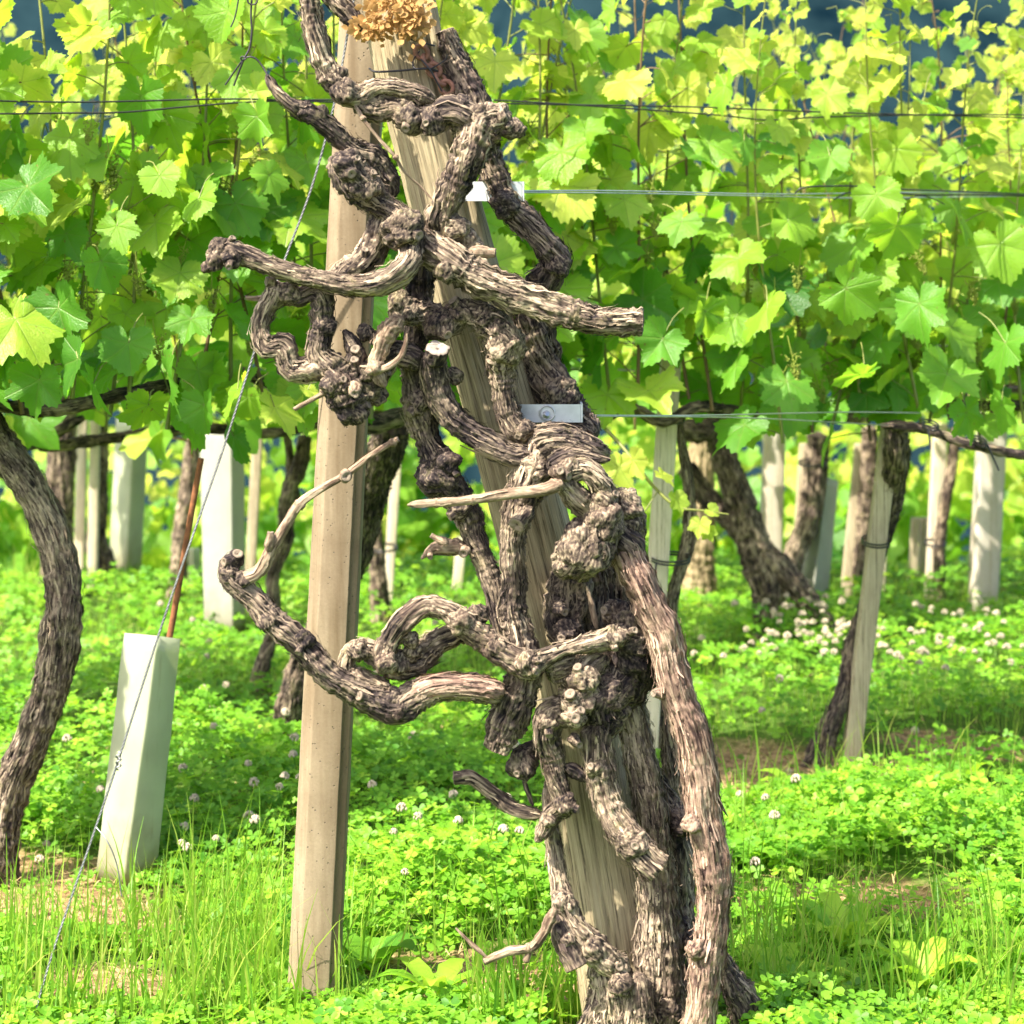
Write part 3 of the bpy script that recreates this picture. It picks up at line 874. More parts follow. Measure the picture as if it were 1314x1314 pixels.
# the tall reddish cane running to the ground at the right
br('trunk', [(796, 694, 17, -9), (805, 710, 20, -10), (819, 740, 21, -11), (837, 781, 22, -11), (853, 818, 22, -11), (860, 854, 21, -11), (871, 897, 21, -11), (888, 940, 22, -11), (898, 991, 22, -11), (903, 1041, 22, -11), (910, 1080, 22, -11), (915, 1118, 22, -11), (916, 1154, 20, -11), (913, 1200, 20, -11), (908, 1226, 21, -11), (903, 1274, 20, -11), (896, 1314, 20, -11), (890, 1352, 22, -11)], -11, M_BARKR,
   knobs=[(888, 1057, 13, -13, 2), (894, 1219, 13, -13, 1), (848, 889, 8, -12, 1)], lump=.55, twist=1.2, ridge=.75, strips=1.6, label='thick pale reddish vine stem with peeling bark')
# dark core behind the knots
br('trunk', [(738, 730, 28, -2), (730, 765, 27, -2), (724, 800, 23, -3), (734, 830, 22, -4), (742, 862, 24, -4)], -3, M_BARKD, knobs=[(728, 812, 18, -6, 2), (716, 780, 10, -6, 1)], stubs=2)
br('trunk', [(762, 720, 24, 2), (766, 760, 22, 2), (764, 800, 22, 2), (780, 850, 24, 2)], 2, M_BARKD)
br('trunk', [(786, 690, 20, 3), (795, 735, 22, 3), (795, 780, 22, 3), (800, 820, 22, 2)], 4, M_BARKB, lump=.7)
br('twig', [(753, 752, 3), (760, 780, 4), (766, 806, 4)], -5, M_CANE, strips=0)
br('burl', [(790, 785, 20, -5), (812, 806, 27, -6), (818, 838, 31, -6), (812, 862, 30, -5), (794, 884, 28, -5), (774, 900, 24, -5)], -5, M_BARKD,
   knobs=[(810, 800, 24, -8, 3), (815, 822, 22, -9, 3), (812, 845, 24, -8, 2), (788, 786, 16, -6, 2)], lump=1.1, stubs=3)
br('branch', [(806, 812, 14, -11), (781, 821, 13, -12), (751, 828, 10, -13), (720, 835, 9, -13), (694, 846, 12, -13), (676, 854, 16, -13), (650, 841, 15, -13), (626, 824, 15, -12), (606, 810, 16, -12), (590, 797, 16, -12), (570, 783, 13, -12), (546, 778, 13, -12), (522, 793, 13, -13), (504, 815, 13, -13), (494, 838, 14, -13), (498, 856, 13, -13)], -12,
   knobs=[(676, 853, 18, -14, 3), (786, 818, 15, -12, 2), (634, 830, 15, -13, 1), (592, 798, 16, -13, 1), (496, 850, 14, -14, 1), (613, 790, 14, -11, 0)], lump=1.0, stubs=2)
br('branch', [(600, 808, 13, -9), (584, 815, 14, -9), (560, 825, 15, -9), (537, 846, 18, -9), (512, 853, 18, -10), (488, 842, 15, -11), (462, 831, 12, -11), (447, 842, 11, -11), (446, 860, 13, -11), (466, 876, 17, -11), (500, 892, 16, -10)], -10,
   knobs=[(527, 822, 11, -12, 1), (530, 836, 12, -11, 1), (460, 834, 14, -12, 1), (512, 852, 17, -11, 0)], lump=1.0, stubs=1)
br('branch', [(700, 856, 17, -11), (718, 850, 18, -11), (735, 845, 14, -10)], -11, M_BARKB, strips=3, knobs=[(716, 862, 15, -11, 0), (730, 870, 13, -11, 0)])
# long low limb to the left, ending in a knuckle with one cane
br('branch', [(306, 712, 8), (294, 727, 13), (300, 746, 15), (323, 766, 14), (347, 794, 16), (378, 819, 17), (399, 842, 17), (420, 864, 16), (451, 883, 17), (481, 898, 19), (510, 906, 21), (532, 894, 19), (556, 884, 16), (585, 882, 16), (615, 885, 17), (645, 892, 16)], -12, M_BARKD,
   knobs=[(302, 718, 11, -12, 2), (293, 735, 13, -12.5, 2), (312, 744, 11, -13, 1), (346, 796, 16, -12.5, 0), (390, 822, 14, -13, 1), (512, 904, 21, -12, 0)], lump=.75, twist=4, stubs=1)
br('branch', [(528, 892, 12), (556, 880, 14), (585, 879, 14), (612, 882, 14), (646, 888, 12)], -13, M_BARKR, strips=2, lump=.4, twist=1)
br('cane', [(306, 744, 10), (332, 733, 8.5), (349, 703, 8), (366, 675, 6.5), (384, 647, 6), (414, 626, 5), (445, 608, 5), (478, 583, 4.2), (510, 564, 4)], -13, M_CANE, strips=.1, ridge=.4, lump=.35, cut1=True,
   knobs=[(384, 648, 7, -13, 1), (443, 610, 6.5, -13, 1), (504, 568, 5.5, -13, 0)])
br('spur', [(344, 707, 6), (346, 694, 5), (347, 684, 4)], -14, M_CANE, strips=0, cut1=True)
# lower tangle
br('branch', [(776, 838, 16, -9), (752, 862, 22, -10), (744, 892, 24, -10), (726, 910, 20, -10), (706, 916, 17, -10), (700, 940, 16, -10), (706, 966, 15, -9), (712, 992, 13, -9), (719, 1016, 12, -9), (724, 1034, 13, -9), (708, 1045, 12, -9), (698, 1064, 9, -9), (688, 1080, 5, -9)], -10,
   knobs=[(748, 872, 20, -12, 3), (740, 900, 20, -12, 3), (737, 920, 15, -13, 2), (737, 949, 8, -11, 1), (725, 1032, 14, -10, 1), (703, 1052, 10, -10, 1), (704, 926, 15, -11, 1)], lump=1.1, stubs=2)
br('branch', [(804, 862, 24, -6), (786, 884, 28, -8), (768, 896, 27, -9), (772, 920, 24, -8), (768, 946, 20, -9)], -8, M_BARKD, knobs=[(780, 890, 26, -9.5, 2), (786, 912, 20, -8, 1)], stubs=1)
br('branch', [(768, 926, 19, -9), (767, 955, 19, -9), (769, 984, 19, -9), (779, 1026, 17, -9), (793, 1056, 18, -10), (814, 1085, 21, -11), (830, 1104, 18, -12), (843, 1116, 18, -12)], -10, M_BARKB, cut1=True,
   knobs=[(812, 1082, 20, -12, 2), (768, 985, 16, -10, 1)], lump=.7, strips=1.6, twist=2)
br('branch', [(724, 984, 9), (738, 990, 9), (752, 1002, 8)], -9, M_BARKD)
# broad flaking trunk to the ground
br('trunk', [(806, 890, 17, -3), (814, 930, 18, -3), (821, 970, 19, -3), (833, 1027, 21, -3), (839, 1080, 21, -3), (842, 1132, 25, -3), (846, 1185, 27, -3), (848, 1238, 31, -3), (845, 1291, 37, -3), (842, 1345, 46, -3)], -3, M_BARKB,
   strips=2.2, twist=.6, lump=.6, ridge=1.3, knobs=[(852, 1296, 24, -5, 1)])
br('trunk', [(706, 1000, 8, -5), (706, 1048, 9, -6), (712, 1097, 10, -6), (719, 1140, 12, -7), (727, 1166, 15, -8), (738, 1190, 15, -9), (758, 1212, 18, -9), (780, 1232, 17, -9), (806, 1244, 13, -8)], -8, M_BARK,
   knobs=[(722, 1158, 14, -9, 1), (728, 1206, 10, -11, 1), (762, 1216, 16, -10, 2), (788, 1238, 15, -9, 2), (797, 1262, 13, -11, 1)], strips=1.3)
br('spur', [(714, 1172, 9, -9), (722, 1202, 14, -10), (740, 1241, 14, -11)], -10, M_BARKD, cut1=True, lump=.5)
br('twig', [(712, 1166, 7), (704, 1182, 7), (697, 1198, 6.5), (681, 1216, 6), (652, 1221, 5.5), (622, 1234, 4.5)], -12, M_CANE, cut1=True, strips=.2, lump=.5, knobs=[(680, 1216, 7, -12, 0)])
br('twig', [(624, 1228, 3), (606, 1212, 2.8), (585, 1191, 2)], -12, M_CANE, strips=0)
br('twig', [(680, 1219, 4), (674, 1235, 4)], -12, M_CANE, strips=0)
br('trunk', [(772, 1228, 20, -6), (786, 1262, 28, -6), (792, 1295, 35, -6), (796, 1350, 46, -6)], -6, M_BARKB, strips=2.5, twist=.5, knobs=[(797, 1264, 15, -10.5, 1)])
br('root', [(778, 1280, 16), (762, 1302, 13), (748, 1335, 14)], -7, M_BARKD)
br('root', [(818, 1250, 14), (822, 1290, 18), (818, 1345, 22)], -9, M_BARKB, strips=3, twist=.5)
# small burl with a cut twig, left
br('burl', [(694, 972, 9), (684, 960, 9), (672, 974, 17), (668, 994, 14)], -6, M_BARKD, knobs=[(670, 982, 19, -7, 5)])
br('spur', [(583, 999, 8), (604, 998, 9), (630, 1016, 9), (658, 1037, 9), (696, 1046, 8)], -6, M_BARKB, cut0=True, strips=.6, lump=.5)
br('twig', [(672, 1002, 4), (678, 1018, 3), (684, 1034, 3)], -6, M_BARKD, strips=0)
# right side, behind the tall stem
br('branch', [(832, 990, 12, 2), (848, 1018, 14, 2), (866, 1046, 16, 1), (884, 1064, 13, -4)], 2, M_BARKD)
br('branch', [(868, 1060, 12, 3), (870, 1092, 12, 3), (872, 1132, 12, 3), (872, 1168, 12, 3), (880, 1198, 10, 0), (892, 1218, 9, -6)], 3, M_BARKD)
br('root', [(924, 1222, 9, -4), (932, 1242, 11, -4), (944, 1266, 18, -4), (957, 1295, 19, -4), (956, 1345, 18, -4)], -4, M_BARKD, strips=1.5)
br('twig', [(918, 1010, 1.5), (926, 1034, 2), (934, 1048, 1)], -9, M_BARKD, strips=0)
br('trunk', [(862, 905, 8, 14), (862, 945, 12, 14), (866, 1000, 16, 14), (868, 1060, 20, 14), (872, 1330, 26, 12)], 14, M_BARKB, lump=.6)
# thin broken tendrils
br('twig', [(455, 134, 3, -10), (468, 156, 2.4, -11), (484, 176, 2.2, -11), (508, 202, 3.2, -11)], -11, M_CANE, strips=0, lump=.3, knobs=[(466, 152, 4, -11, 0), (508, 202, 4, -11, 0)])
br('twig', [(508, 202, 2.4, -11), (520, 222, 1.6, -10), (540, 240, 1.5, -9), (556, 258, 1.2, -9)], -11, M_CANE, strips=0, lump=.2)

# ------------------------------------------------------------------ things on the post
def dried_bunch():
    root = thing('dried_flower_bunch', 'tan dried flower bunch stuck on the top of the wooden post', 'dried flowers', at(505, 30, DF - .03))
    V0 = np.array([(0, 0, 0), (-.32, .35, .10), (-.36, .65, .12), (0, 1, .02), (.36, .65, .12), (.32, .35, .10), (0, .5, -.02)])
    T0 = np.array([(0, 6, 1), (1, 6, 2), (2, 6, 3), (3, 6, 4), (4, 6, 5), (5, 6, 0)])
    for (cx, cy, n, sx, sy) in ((478, 36, 150, 22, 12), (528, 24, 220, 17, 24), (505, 6, 120, 32, 12)):
        V = []; T = []; k = 0
        for _ in range(n):
            x = random.gauss(cx, sx * .5); y = random.gauss(cy, sy * .55)
            p = np.array(at(x, y, DF - random.uniform(.01, .06)))
            ln = random.uniform(.007, .016)
            d = Vector((random.gauss((x - cx) * .05, .5), -.55 + random.gauss(0, .3), random.gauss(-.5 + (cy - y) * .03, .6))).normalized()
            nrm = Vector((random.gauss(0, .6), -1, random.gauss(.3, .6)))
            nrm = (nrm - d * nrm.dot(d)).normalized(); xa = d.cross(nrm)
            R = np.array([xa, d, nrm]).T
            V.append(p + (V0 * ln) @ R.T); T.append(T0 + k); k += 7
        link_mesh('flower_head', np.vstack(V), None, np.vstack(T), [M_DRY], root, smooth=False)
    m = MB()
    tube(m, [(*at(505, -20, DF - .01), .004), (*at(500, 25, DF - .03), .004), (*at(492, 40, DF - .03), .003)], 8, .01)
    tube(m, [(*at(520, -10, DF - .015), .003), (*at(524, 30, DF - .03), .003)], 8, .01)
    m.build('stalk', M_DRY, root)


dried_bunch()


def wire_thing(name, label, cat, strands, mat, group=None, seg=6, step=.03):
    mb = MB()
    for L in strands:
        tube(mb, [(*at(x, y, D), r) for x, y, D, r in L], seg, step)
    o = mb.build(name, mat)
    return tag(o, label, cat, group)


# tie wire round the post top
Dw = DF - .006
wire_thing('tie_wire', 'dark tie wire twisted round the upper wooden post', 'wire',
           [[(474, 88, Dw + .02, .0016), (482, 92, Dw, .0016), (510, 91, Dw - .008, .0016), (545, 88, Dw - .006, .0016), (560, 91, Dw, .0016), (578, 100, Dw + .02, .0016)],
            [(538, 66, Dw + .01, .0012), (530, 78, Dw - .01, .0012), (533, 88, Dw - .02, .0012), (552, 88, Dw - .016, .0012)],
            [(540, 76, Dw - .014, .0013), (552, 90, Dw - .018, .0013), (560, 104, Dw - .014, .0013), (567, 117, Dw - .01, .0013)],
            [(524, 50, Dw - .01, .0013), (540, 54, Dw - .012, .0013), (558, 59, Dw - .008, .0013)],
            [(550, 90, Dw - .012, .0010), (564, 82, Dw - .004, .0010), (572, 76, Dw - .002, .001), (574, 70, Dw - .002, .001)]], M_WIRED, step=.004)


def chain():
    root = thing('rusty_chain', 'rusty brown chain hanging in the crack of the wooden post', 'chain', at(552, 80, DF - .004))
    p0 = Vector(at(537, 62, DF - .004)); p1 = Vector(at(577, 118, DF - .002))
    d = (p1 - p0); n = 5; L = d.length / n; d.normalize()
    side = d.cross(Vector((0, -1, 0))).normalized(); up = Vector((0, -1, 0))
    for i in range(n):
        c = p0 + d * L * (i + .5)
        ax = side if i % 2 == 0 else (up * .8 + side * .6).normalized()
        pts = []
        for t in range(17):
            a = t / 16 * 2 * math.pi
            q = c + d * math.cos(a) * L * .66 + ax * math.sin(a) * .0085
            pts.append((*q, .0036))
        m = MB(); tube(m, pts, 8, .002, cap=False); m.build('chain_link', M_RUSTP, root)


chain()

# twisted guy cable from the post down to the left
def twisted(name, label, cat, pts, rad, pitch, mat, extra=()):
    S = catmull([(*at(x, y, D), 1) for x, y, D in pts], .004)[:, :3]
    T, N, B = frames(S)
    s = np.concatenate([[0], np.cumsum(np.linalg.norm(np.diff(S, axis=0), axis=1))])
    mb = MB()
    for k in range(3):
        a = s / pitch * 2 * math.pi + k * 2 * math.pi / 3
        C = S + rad * (np.cos(a)[:, None] * N + np.sin(a)[:, None] * B)
        tube(mb, np.concatenate([C, np.full((len(C), 1), rad * .95)], 1), 6, .02)
    for L in extra:
        tube(mb, [(*at(x, y, D), r) for x, y, D, r in L], 6, .004)
    return tag(mb.build(name, mat), label, cat)


twisted('guy_cable', 'twisted grey steel guy cable slanting from the post down to the lower left ground', 'cable',
        [(464, -40, 3.42), (452, 10, 3.425), (430, 128, 3.43), (400, 240, 3.44), (360, 348, 3.45), (330, 440, 3.455), (285, 580, 3.46), (215, 780, 3.46), (152, 975, 3.46), (120, 1070, 3.46), (70, 1215, 3.45), (36, 1330, 3.43)],
        .00105, .02, M_CABLE,
        extra=[[(152 + 3.2 * math.sin(t * .9), 965 + t * 1.1, 3.455 + .004 * math.cos(t * .9), .0013) for t in range(0, 22)],
               [(124, 1062, 3.455, .001), (138, 1080, 3.44, .001), (150, 1110, 3.44, .001), (156, 1150, 3.44, .001)]])
wire_thing('hook_wire', 'dark hooked wire holding the dark thin branch tip above the leaves', 'wire',
           [[(300, 110, 3.22, .0013), (312, 78, 3.21, .0014), (320, 62, 3.21, .0014), (323, 40, 3.21, .0014), (322, 16, 3.21, .0014), (324, -14, 3.21, .0014)],
            [(289, 109, 3.22, .0013), (302, 90, 3.215, .0013), (314, 75, 3.21, .0013), (326, 74, 3.21, .0013), (336, 84, 3.21, .0013), (344, 98, 3.205, .0013)],
            [(308, -12, 3.23, .0011), (302, 20, 3.23, .0011), (296, 35, 3.23, .0011)],
            [(324 + 6.5 * math.cos(a), 0 + 6 * math.sin(a), 3.205, .0011) for a in np.linspace(0, 6.2, 14)],
            [(312 + 3 * math.cos(a), 75 + 2.5 * math.sin(a), 3.205 - .001 * a, .0011) for a in np.linspace(0, 12, 24)]], M_WIRED, step=.004)


# ------------------------------------------------------------------ posts, stakes and tree tubes
def square_post(name, label, cat, xl_top, xr_top, ytop, xl_bot, xr_bot, D, depth, mat, group=None, ybot=None, rough=.001, dx=0.0, bevel=.006, nz=40):
    """a post standing on the ground whose front face shows between the given photo columns"""
    yb = HY + H * F / D if ybot is None else ybot
    b0, b1 = np.array(at(xl_bot, yb, D)), np.array(at(xr_bot, yb, D))
    t0, t1 = np.array(at(xl_top, ytop, D)), np.array(at(xr_top, ytop, D))
    zb = b0[2] - .06
    b0[2] = b1[2] = zb
    bk = np.array([dx, depth, 0])
    root = thing(name, label, cat, tuple((b0 + b1) / 2 + bk / 2), group)
    m = MB()
    prism(m, [b0, b1, b1 + bk, b0 + bk], [t0, t1, t1 + bk, t0 + bk], rough=rough, nz=nz, bevel=bevel)
    m.build('shaft', mat, root, smooth=False)
    return root


# near concrete post: shaft with a chamfered left edge and a rebated right edge
def concrete_post():
    D = 3.50
    yb, yt = 1303, -60
    root = thing('concrete_post', 'tan stained concrete post standing just left of the gnarled vine', 'post', at(395, 1280, D + .04))
    def ring(xl, xr, y):
        a = at(xl, y, D); b = at(xr, y, D)
        return [(a[0], D + .022, a[2]), (a[0] + .018, D, a[2]), (b[0] - .012, D, a[2]), (b[0] - .012, D + .008, a[2]), (b[0], D + .010, a[2]), (b[0], D + .075, a[2]), (a[0], D + .075, a[2])]
    m = MB()
    zb = ring(364, 430, yb + 25)
    prism(m, zb, ring(438, 498, yt), rough=.0006, nz=80, bevel=.002)
    m.build('shaft', M_CONC, root, smooth=False)


concrete_post()
square_post('concrete_post', 'pale concrete post at the far right with sunlit left side', 'post', 1262, 1296, 500, 1246, 1280, 7.1, .08, M_CONCP, 'concrete trellis posts', bevel=.008)
square_post('concrete_post', 'slim pale post half hidden behind the far right concrete post', 'post', 1252, 1264, 650, 1243, 1257, 7.6, .05, M_CONCP, 'concrete trellis posts', bevel=.006)
square_post('concrete_post', 'white post rising behind the forked vine trunk', 'post', 983, 1010, 520, 974, 1001, 7.3, .07, M_CONCP, 'concrete trellis posts', bevel=.006)


def tree_tube(label, top, bot, ytop, ybot, D, mat, back, rod=None, group='square plastic tree tubes'):
    """hollow square tube seen corner-on: photo columns (left, corner, right) at top and bottom"""
    Dl, Dc, Dr = back
    b = [np.array(at(bot[0], ybot[0], D + Dl)), np.array(at(bot[1], ybot[1], D + Dc)), np.array(at(bot[2], ybot[2], D + Dr))]
    t = [np.array(at(top[0], ytop[0], D + Dl)), np.array(at(top[1], ytop[1], D + Dc)), np.array(at(top[2], ytop[2], D + Dr))]
    b.append(b[0] + b[2] - b[1]); t.append(t[0] + t[2] - t[1])
    root = thing('tree_tube', label, 'tree tube', tuple(sum(b) / 4), group)
    m = MB()
    cb, ct = sum(b) / 4, sum(t) / 4
    bi = [p + (cb - p) * .05 for p in b]; ti = [p + (ct - p) * .05 for p in t]
    def bev(P):
        P = [np.array(p) for p in P]; out = []
        for i in range(4):
            a, q, c = P[i - 1], P[i], P[(i + 1) % 4]
            da = (a - q) / np.linalg.norm(a - q); dc = (c - q) / np.linalg.norm(c - q)
            out += [q + da * .004, q + (da + dc) * .0012, q + dc * .004]
        return np.array(out)
    rb, rt, ib, it = bev(b), bev(t), bev(bi), bev(ti)
    nz = 16
    z = np.linspace(0, 1, nz)[:, None, None]
    outer = rb[None] * (1 - z) + rt[None] * z
    inner = (ib[None] * (1 - z) + it[None] * z)[::-1]
    V = np.concatenate([outer, inner]).reshape(-1, 3)
    V = V + np.stack([pnoise(V / .09), pnoise(V / .09 + 5), 0 * V[:, 0]], 1) * .0015
    n = 12; R = 2 * nz
    i = np.arange(R)[:, None] * n; j = np.arange(n)[None]; j2 = (j + 1) % n
    i2 = ((np.arange(R) + 1) % R)[:, None] * n
    m.add(V, np.stack([i + j, i + j2, i2 + j2, i2 + j], -1).reshape(-1, 4))
    m.build('tube_wall', mat, root, smooth=False)
    return root


tree_tube('pale green square tree tube with a rusty rod in it, lower left', (158, 203, 233), (121, 157, 202), (812, 816, 820), (1128, 1139, 1120), 4.15, M_TUBE, (.05, 0, .055))
mb = MB(); tube(mb, [(*at(166, 1118, 4.2), .0058), (*at(190, 960, 4.2), .0058), (*at(219, 810, 4.2), .0058), (*at(240, 690, 4.2), .0056), (*at(258, 588, 4.2), .0056)], 10, .02)
tag(mb.build('metal_rod', M_RUST), 'thin rusty iron rod rising out of the nearest tree tube', 'rod')
tree_tube('tall whitish tree tube standing between the guy cable and the tan concrete post', (255, 296, 314), (262, 299, 316), (545, 545, 545), (812, 818, 806), 6.65, M_TUBEG, (.05, 0, .06))
tree_tube('pale green tree tube far left, its foot hidden by low bushes', (148, 172, 192), (139, 162, 182), (535, 535, 535), (735, 737, 732), 7.9, M_TUBE, (.05, 0, .05))
tree_tube('white tree tube leaning behind the forked vine trunk', (1050, 1062, 1076), (1018, 1040, 1062), (615, 612, 618), (782, 790, 780), 7.0, M_TUBEG, (.06, 0, .06))
tree_tube('short pale tube stub between the rusty rod and whitish tall tube', (236, 248, 257), (236, 249, 259), (703, 703, 703), (770, 772, 768), 7.4, M_TUBE, (.05, 0, .05))


def stake(label, xt, yt, xb, D, wpx, mat, name='wooden_stake', group='wooden stakes beside the vines'):
    yb = HY + H * F / D
    if D > 7.7: yb += 60
    return square_post(name, label, 'stake', xt - wpx / 2, xt + wpx / 2, yt, xb - wpx / 2, xb + wpx / 2, D, wpx / F * D, mat, group, ybot=yb, bevel=.003, rough=.0008, nz=20)


stake('pale square stake just right of the gnarled vine', 862, 455, 826, 4.9, 26, M_STAKE)
stake('grey leaning stake tied to the dark thin trunk at the right', 1145, 545, 1088, 5.05, 23, M_STAKEG)
stake('thin white stake left of two at the far left trunk', 106, 500, 99, 7.5, 12, M_STAKE)
stake('thin white stake right of two at the far left trunk', 122, 500, 117, 7.45, 12, M_STAKE)
stake('pale brown stake right of the tall whitish tube', 330, 560, 316, 6.9, 13, M_STAKEG)
stake('white slim stake seen just right of the tan concrete post', 512, 540, 494, 7.0, 13, M_STAKE)
stake('short white stake seen behind the gnarled trunk', 592, 690, 584, 7.4, 13, M_STAKE)
stake('brown grey stake left of the dark trunk behind the white tube', 1106, 570, 1084, 7.3, 15, M_STAKEG)
stake('pale slim stake bound to a thin cane at the right', 1208, 545, 1196, 7.3, 17, M_STAKE)
stake('grey stake left of two in the shade at right', 1176, 665, 1170, 7.6, 11, M_STAKEG)
stake('grey stake right of two in the shade at right', 1188, 665, 1184, 7.65, 11, M_STAKEG)
stake('brown stake beside the shaded trunk tied in blue', 1034, 570, 1020, 7.1, 14, M_STAKEG)
stake('yellowish small stake stub behind the leaning grey stake', 1133, 690, 1128, 7.3, 12, M_STAKE)

# ------------------------------------------------------------------ leaves
def leaf_proto(nA, rings, seed):
    r_ = random.Random(seed)
    lob = [(0, 1.0), (.48, .77 + r_.uniform(-.09, .07)), (.95, .88), (1.42, .70 + r_.uniform(-.08, .06)), (1.92, .73), (2.4, .63), (2.8, .52), (math.pi, .10)]
    la = np.array([a for a, _ in lob]); lr = np.array([b for _, b in lob])
    th = (np.arange(nA) + .5) / nA * 2 * math.pi - math.pi
    a = np.abs(th)
    # smooth interpolation between lobe tips and sinuses
    idx = np.clip(np.searchsorted(la, a) - 1, 0, len(la) - 2)
    t = (a - la[idx]) / (la[idx + 1] - la[idx]); t = t * t * (3 - 2 * t) * .6 + t * .4
    R = lr[idx] * (1 - t) + lr[idx + 1] * t
    teeth = (np.where(np.arange(nA) % 2 == 0, 1.05, .955) if nA > 40 else 1.0) * (1 + .05 * np.sin(7 * th + seed) + .035 * np.sin(11 * th + 2 * seed))
    asym = 1 + r_.uniform(-.06, .06) * np.sign(th)
    R = R * teeth * asym
    V = [np.zeros((1, 3))]
    foldv = r_.uniform(-.12, .42); droop = r_.uniform(.0, .55); cup = r_.uniform(-.25, .25); wav = r_.uniform(.03, .11); tw_ = r_.uniform(-.25, .25); p3 = r_.uniform(0, 6); wp = r_.uniform(0, 6)
    for f in rings:
        x = np.sin(th) * R * f; y = np.cos(th) * R * f
        rr = np.sqrt(x * x + y * y)
        dv = np.minimum.reduce([np.abs(np.sin(a - b)) for b in (0, .93, 1.88)]) * rr
        z = foldv * np.abs(x) - droop * np.sign(y) * y * y * .7 + cup * x * x + wav * np.sin(5 * th + wp) * rr ** 2 * 1.4 + tw_ * x * y + .07 * np.sin(3 * x + p3) * np.cos(2.6 * y + wp) + .024 * np.minimum(dv / .10, 1) + .03 * np.sin(9 * rr + wp + 2 * th) * f - .01
        V.append(np.stack([x, y, z], 1))
    V = np.vstack(V)
    j = np.arange(nA); j2 = (j + 1) % nA
    T = np.stack([np.zeros(nA, int), 1 + j2, 1 + j], 1)
    Q = []
    for k in range(len(rings) - 1):
        o = 1 + k * nA
        Q.append(np.stack([o + j, o + j2, o + nA + j2, o + nA + j], 1))
    # (drop nothing: the deep base sinus comes from R at pi)
    return V, (np.vstack(Q) if Q else np.zeros((0, 4), int)), T


PROTO_HI = [leaf_proto(66, (.3, .62, 1.0), s) for s in range(16)]
PROTO_LO = [leaf_proto(30, (.5, 1.0), s + 40) for s in range(7)]


class Leaves:
    def __init__(s, hi=True): s.P = PROTO_HI if hi else PROTO_LO; s.V = []; s.Q = []; s.T = []; s.L = []; s.n = 0
    def add(s, p, tip, nrm, size, tone):
        V, Q, T = s.P[random.randrange(len(s.P))]
        t = Vector(tip).normalized(); n = Vector(nrm); n = (n - t * n.dot(t))
        if n.length < 1e-3: n = Vector((0, -1, .2)); n = n - t * n.dot(t)
        n.normalize(); x = t.cross(n)
        R = np.array([x, t, n]).T
        s.V.append(np.array(p) + (V * size) @ R.T)
        s.Q.append(Q + s.n); s.T.append(T + s.n); s.n += len(V)
        s.L.append(np.stack([V[:, 0], V[:, 1], np.full(len(V), tone)], 1))
    def build(s, name, parent):
        return link_mesh(name, np.vstack(s.V), np.vstack(s.Q), np.vstack(s.T), [M_LEAF], parent, {'lc': np.vstack(s.L)})


# one flower cluster mesh reused by all vines
def cluster_mesh():
    m = MB()
    U = np.array([(1, 0, 0), (-1, 0, 0), (0, 1, 0), (0, -1, 0), (0, 0, 1), (0, 0, -1)], float)
    T = np.array([(0, 2, 4), (2, 1, 4), (1, 3, 4), (3, 0, 4), (2, 0, 5), (1, 2, 5), (3, 1, 5), (0, 3, 5)])
    for _ in range(150):
        t = random.random() ** .8
        rad = .017 * (1 - t) + .003
        a = random.random() * 6.283
        rr = rad * math.sqrt(random.random())
        m.add(U * random.uniform(.0016, .0026) + np.array([rr * math.cos(a), rr * math.sin(a), -t * .055]), None, T)
    tube(m, [(0, 0, .03, .0012), (0, 0, 0, .0012), (.001, 0, -.05, .0008)], 5, .01)
    o = m.build('flower_cluster', M_INFL)
    return o


CLUSTER = cluster_mesh()
_cl_used = [False]


def put_cluster(p, parent):
    if not _cl_used[0]:
        o = CLUSTER; _cl_used[0] = True
    else:
        o = CLUSTER.copy(); COL.objects.link(o)
    o.parent = parent
    o.matrix_parent_inverse = Matrix.Translation(-Vector(parent.location))
    o.location = p
    o.rotation_euler = (random.gauss(0, .25), random.gauss(0, .25), random.random() * 6)
    s = random.uniform(.8, 1.2); o.scale = (s, s, s)


S1 = np.array([.85, .0, 0])


def shoot_path(b, top, wob):
    n = 7; out = []
    p1, p2 = random.random() * 6, random.random() * 6
    for i in range(n):
        t = i / (n - 1)
        out.append(np.array([b[0] + (top[0] - b[0]) * t + wob * math.sin(t * 3.4 + p1) * t, b[1] + (top[1] - b[1]) * t + wob * math.sin(t * 2.6 + p2) * t, b[2] + (top[2] - b[2]) * t]))
    return out


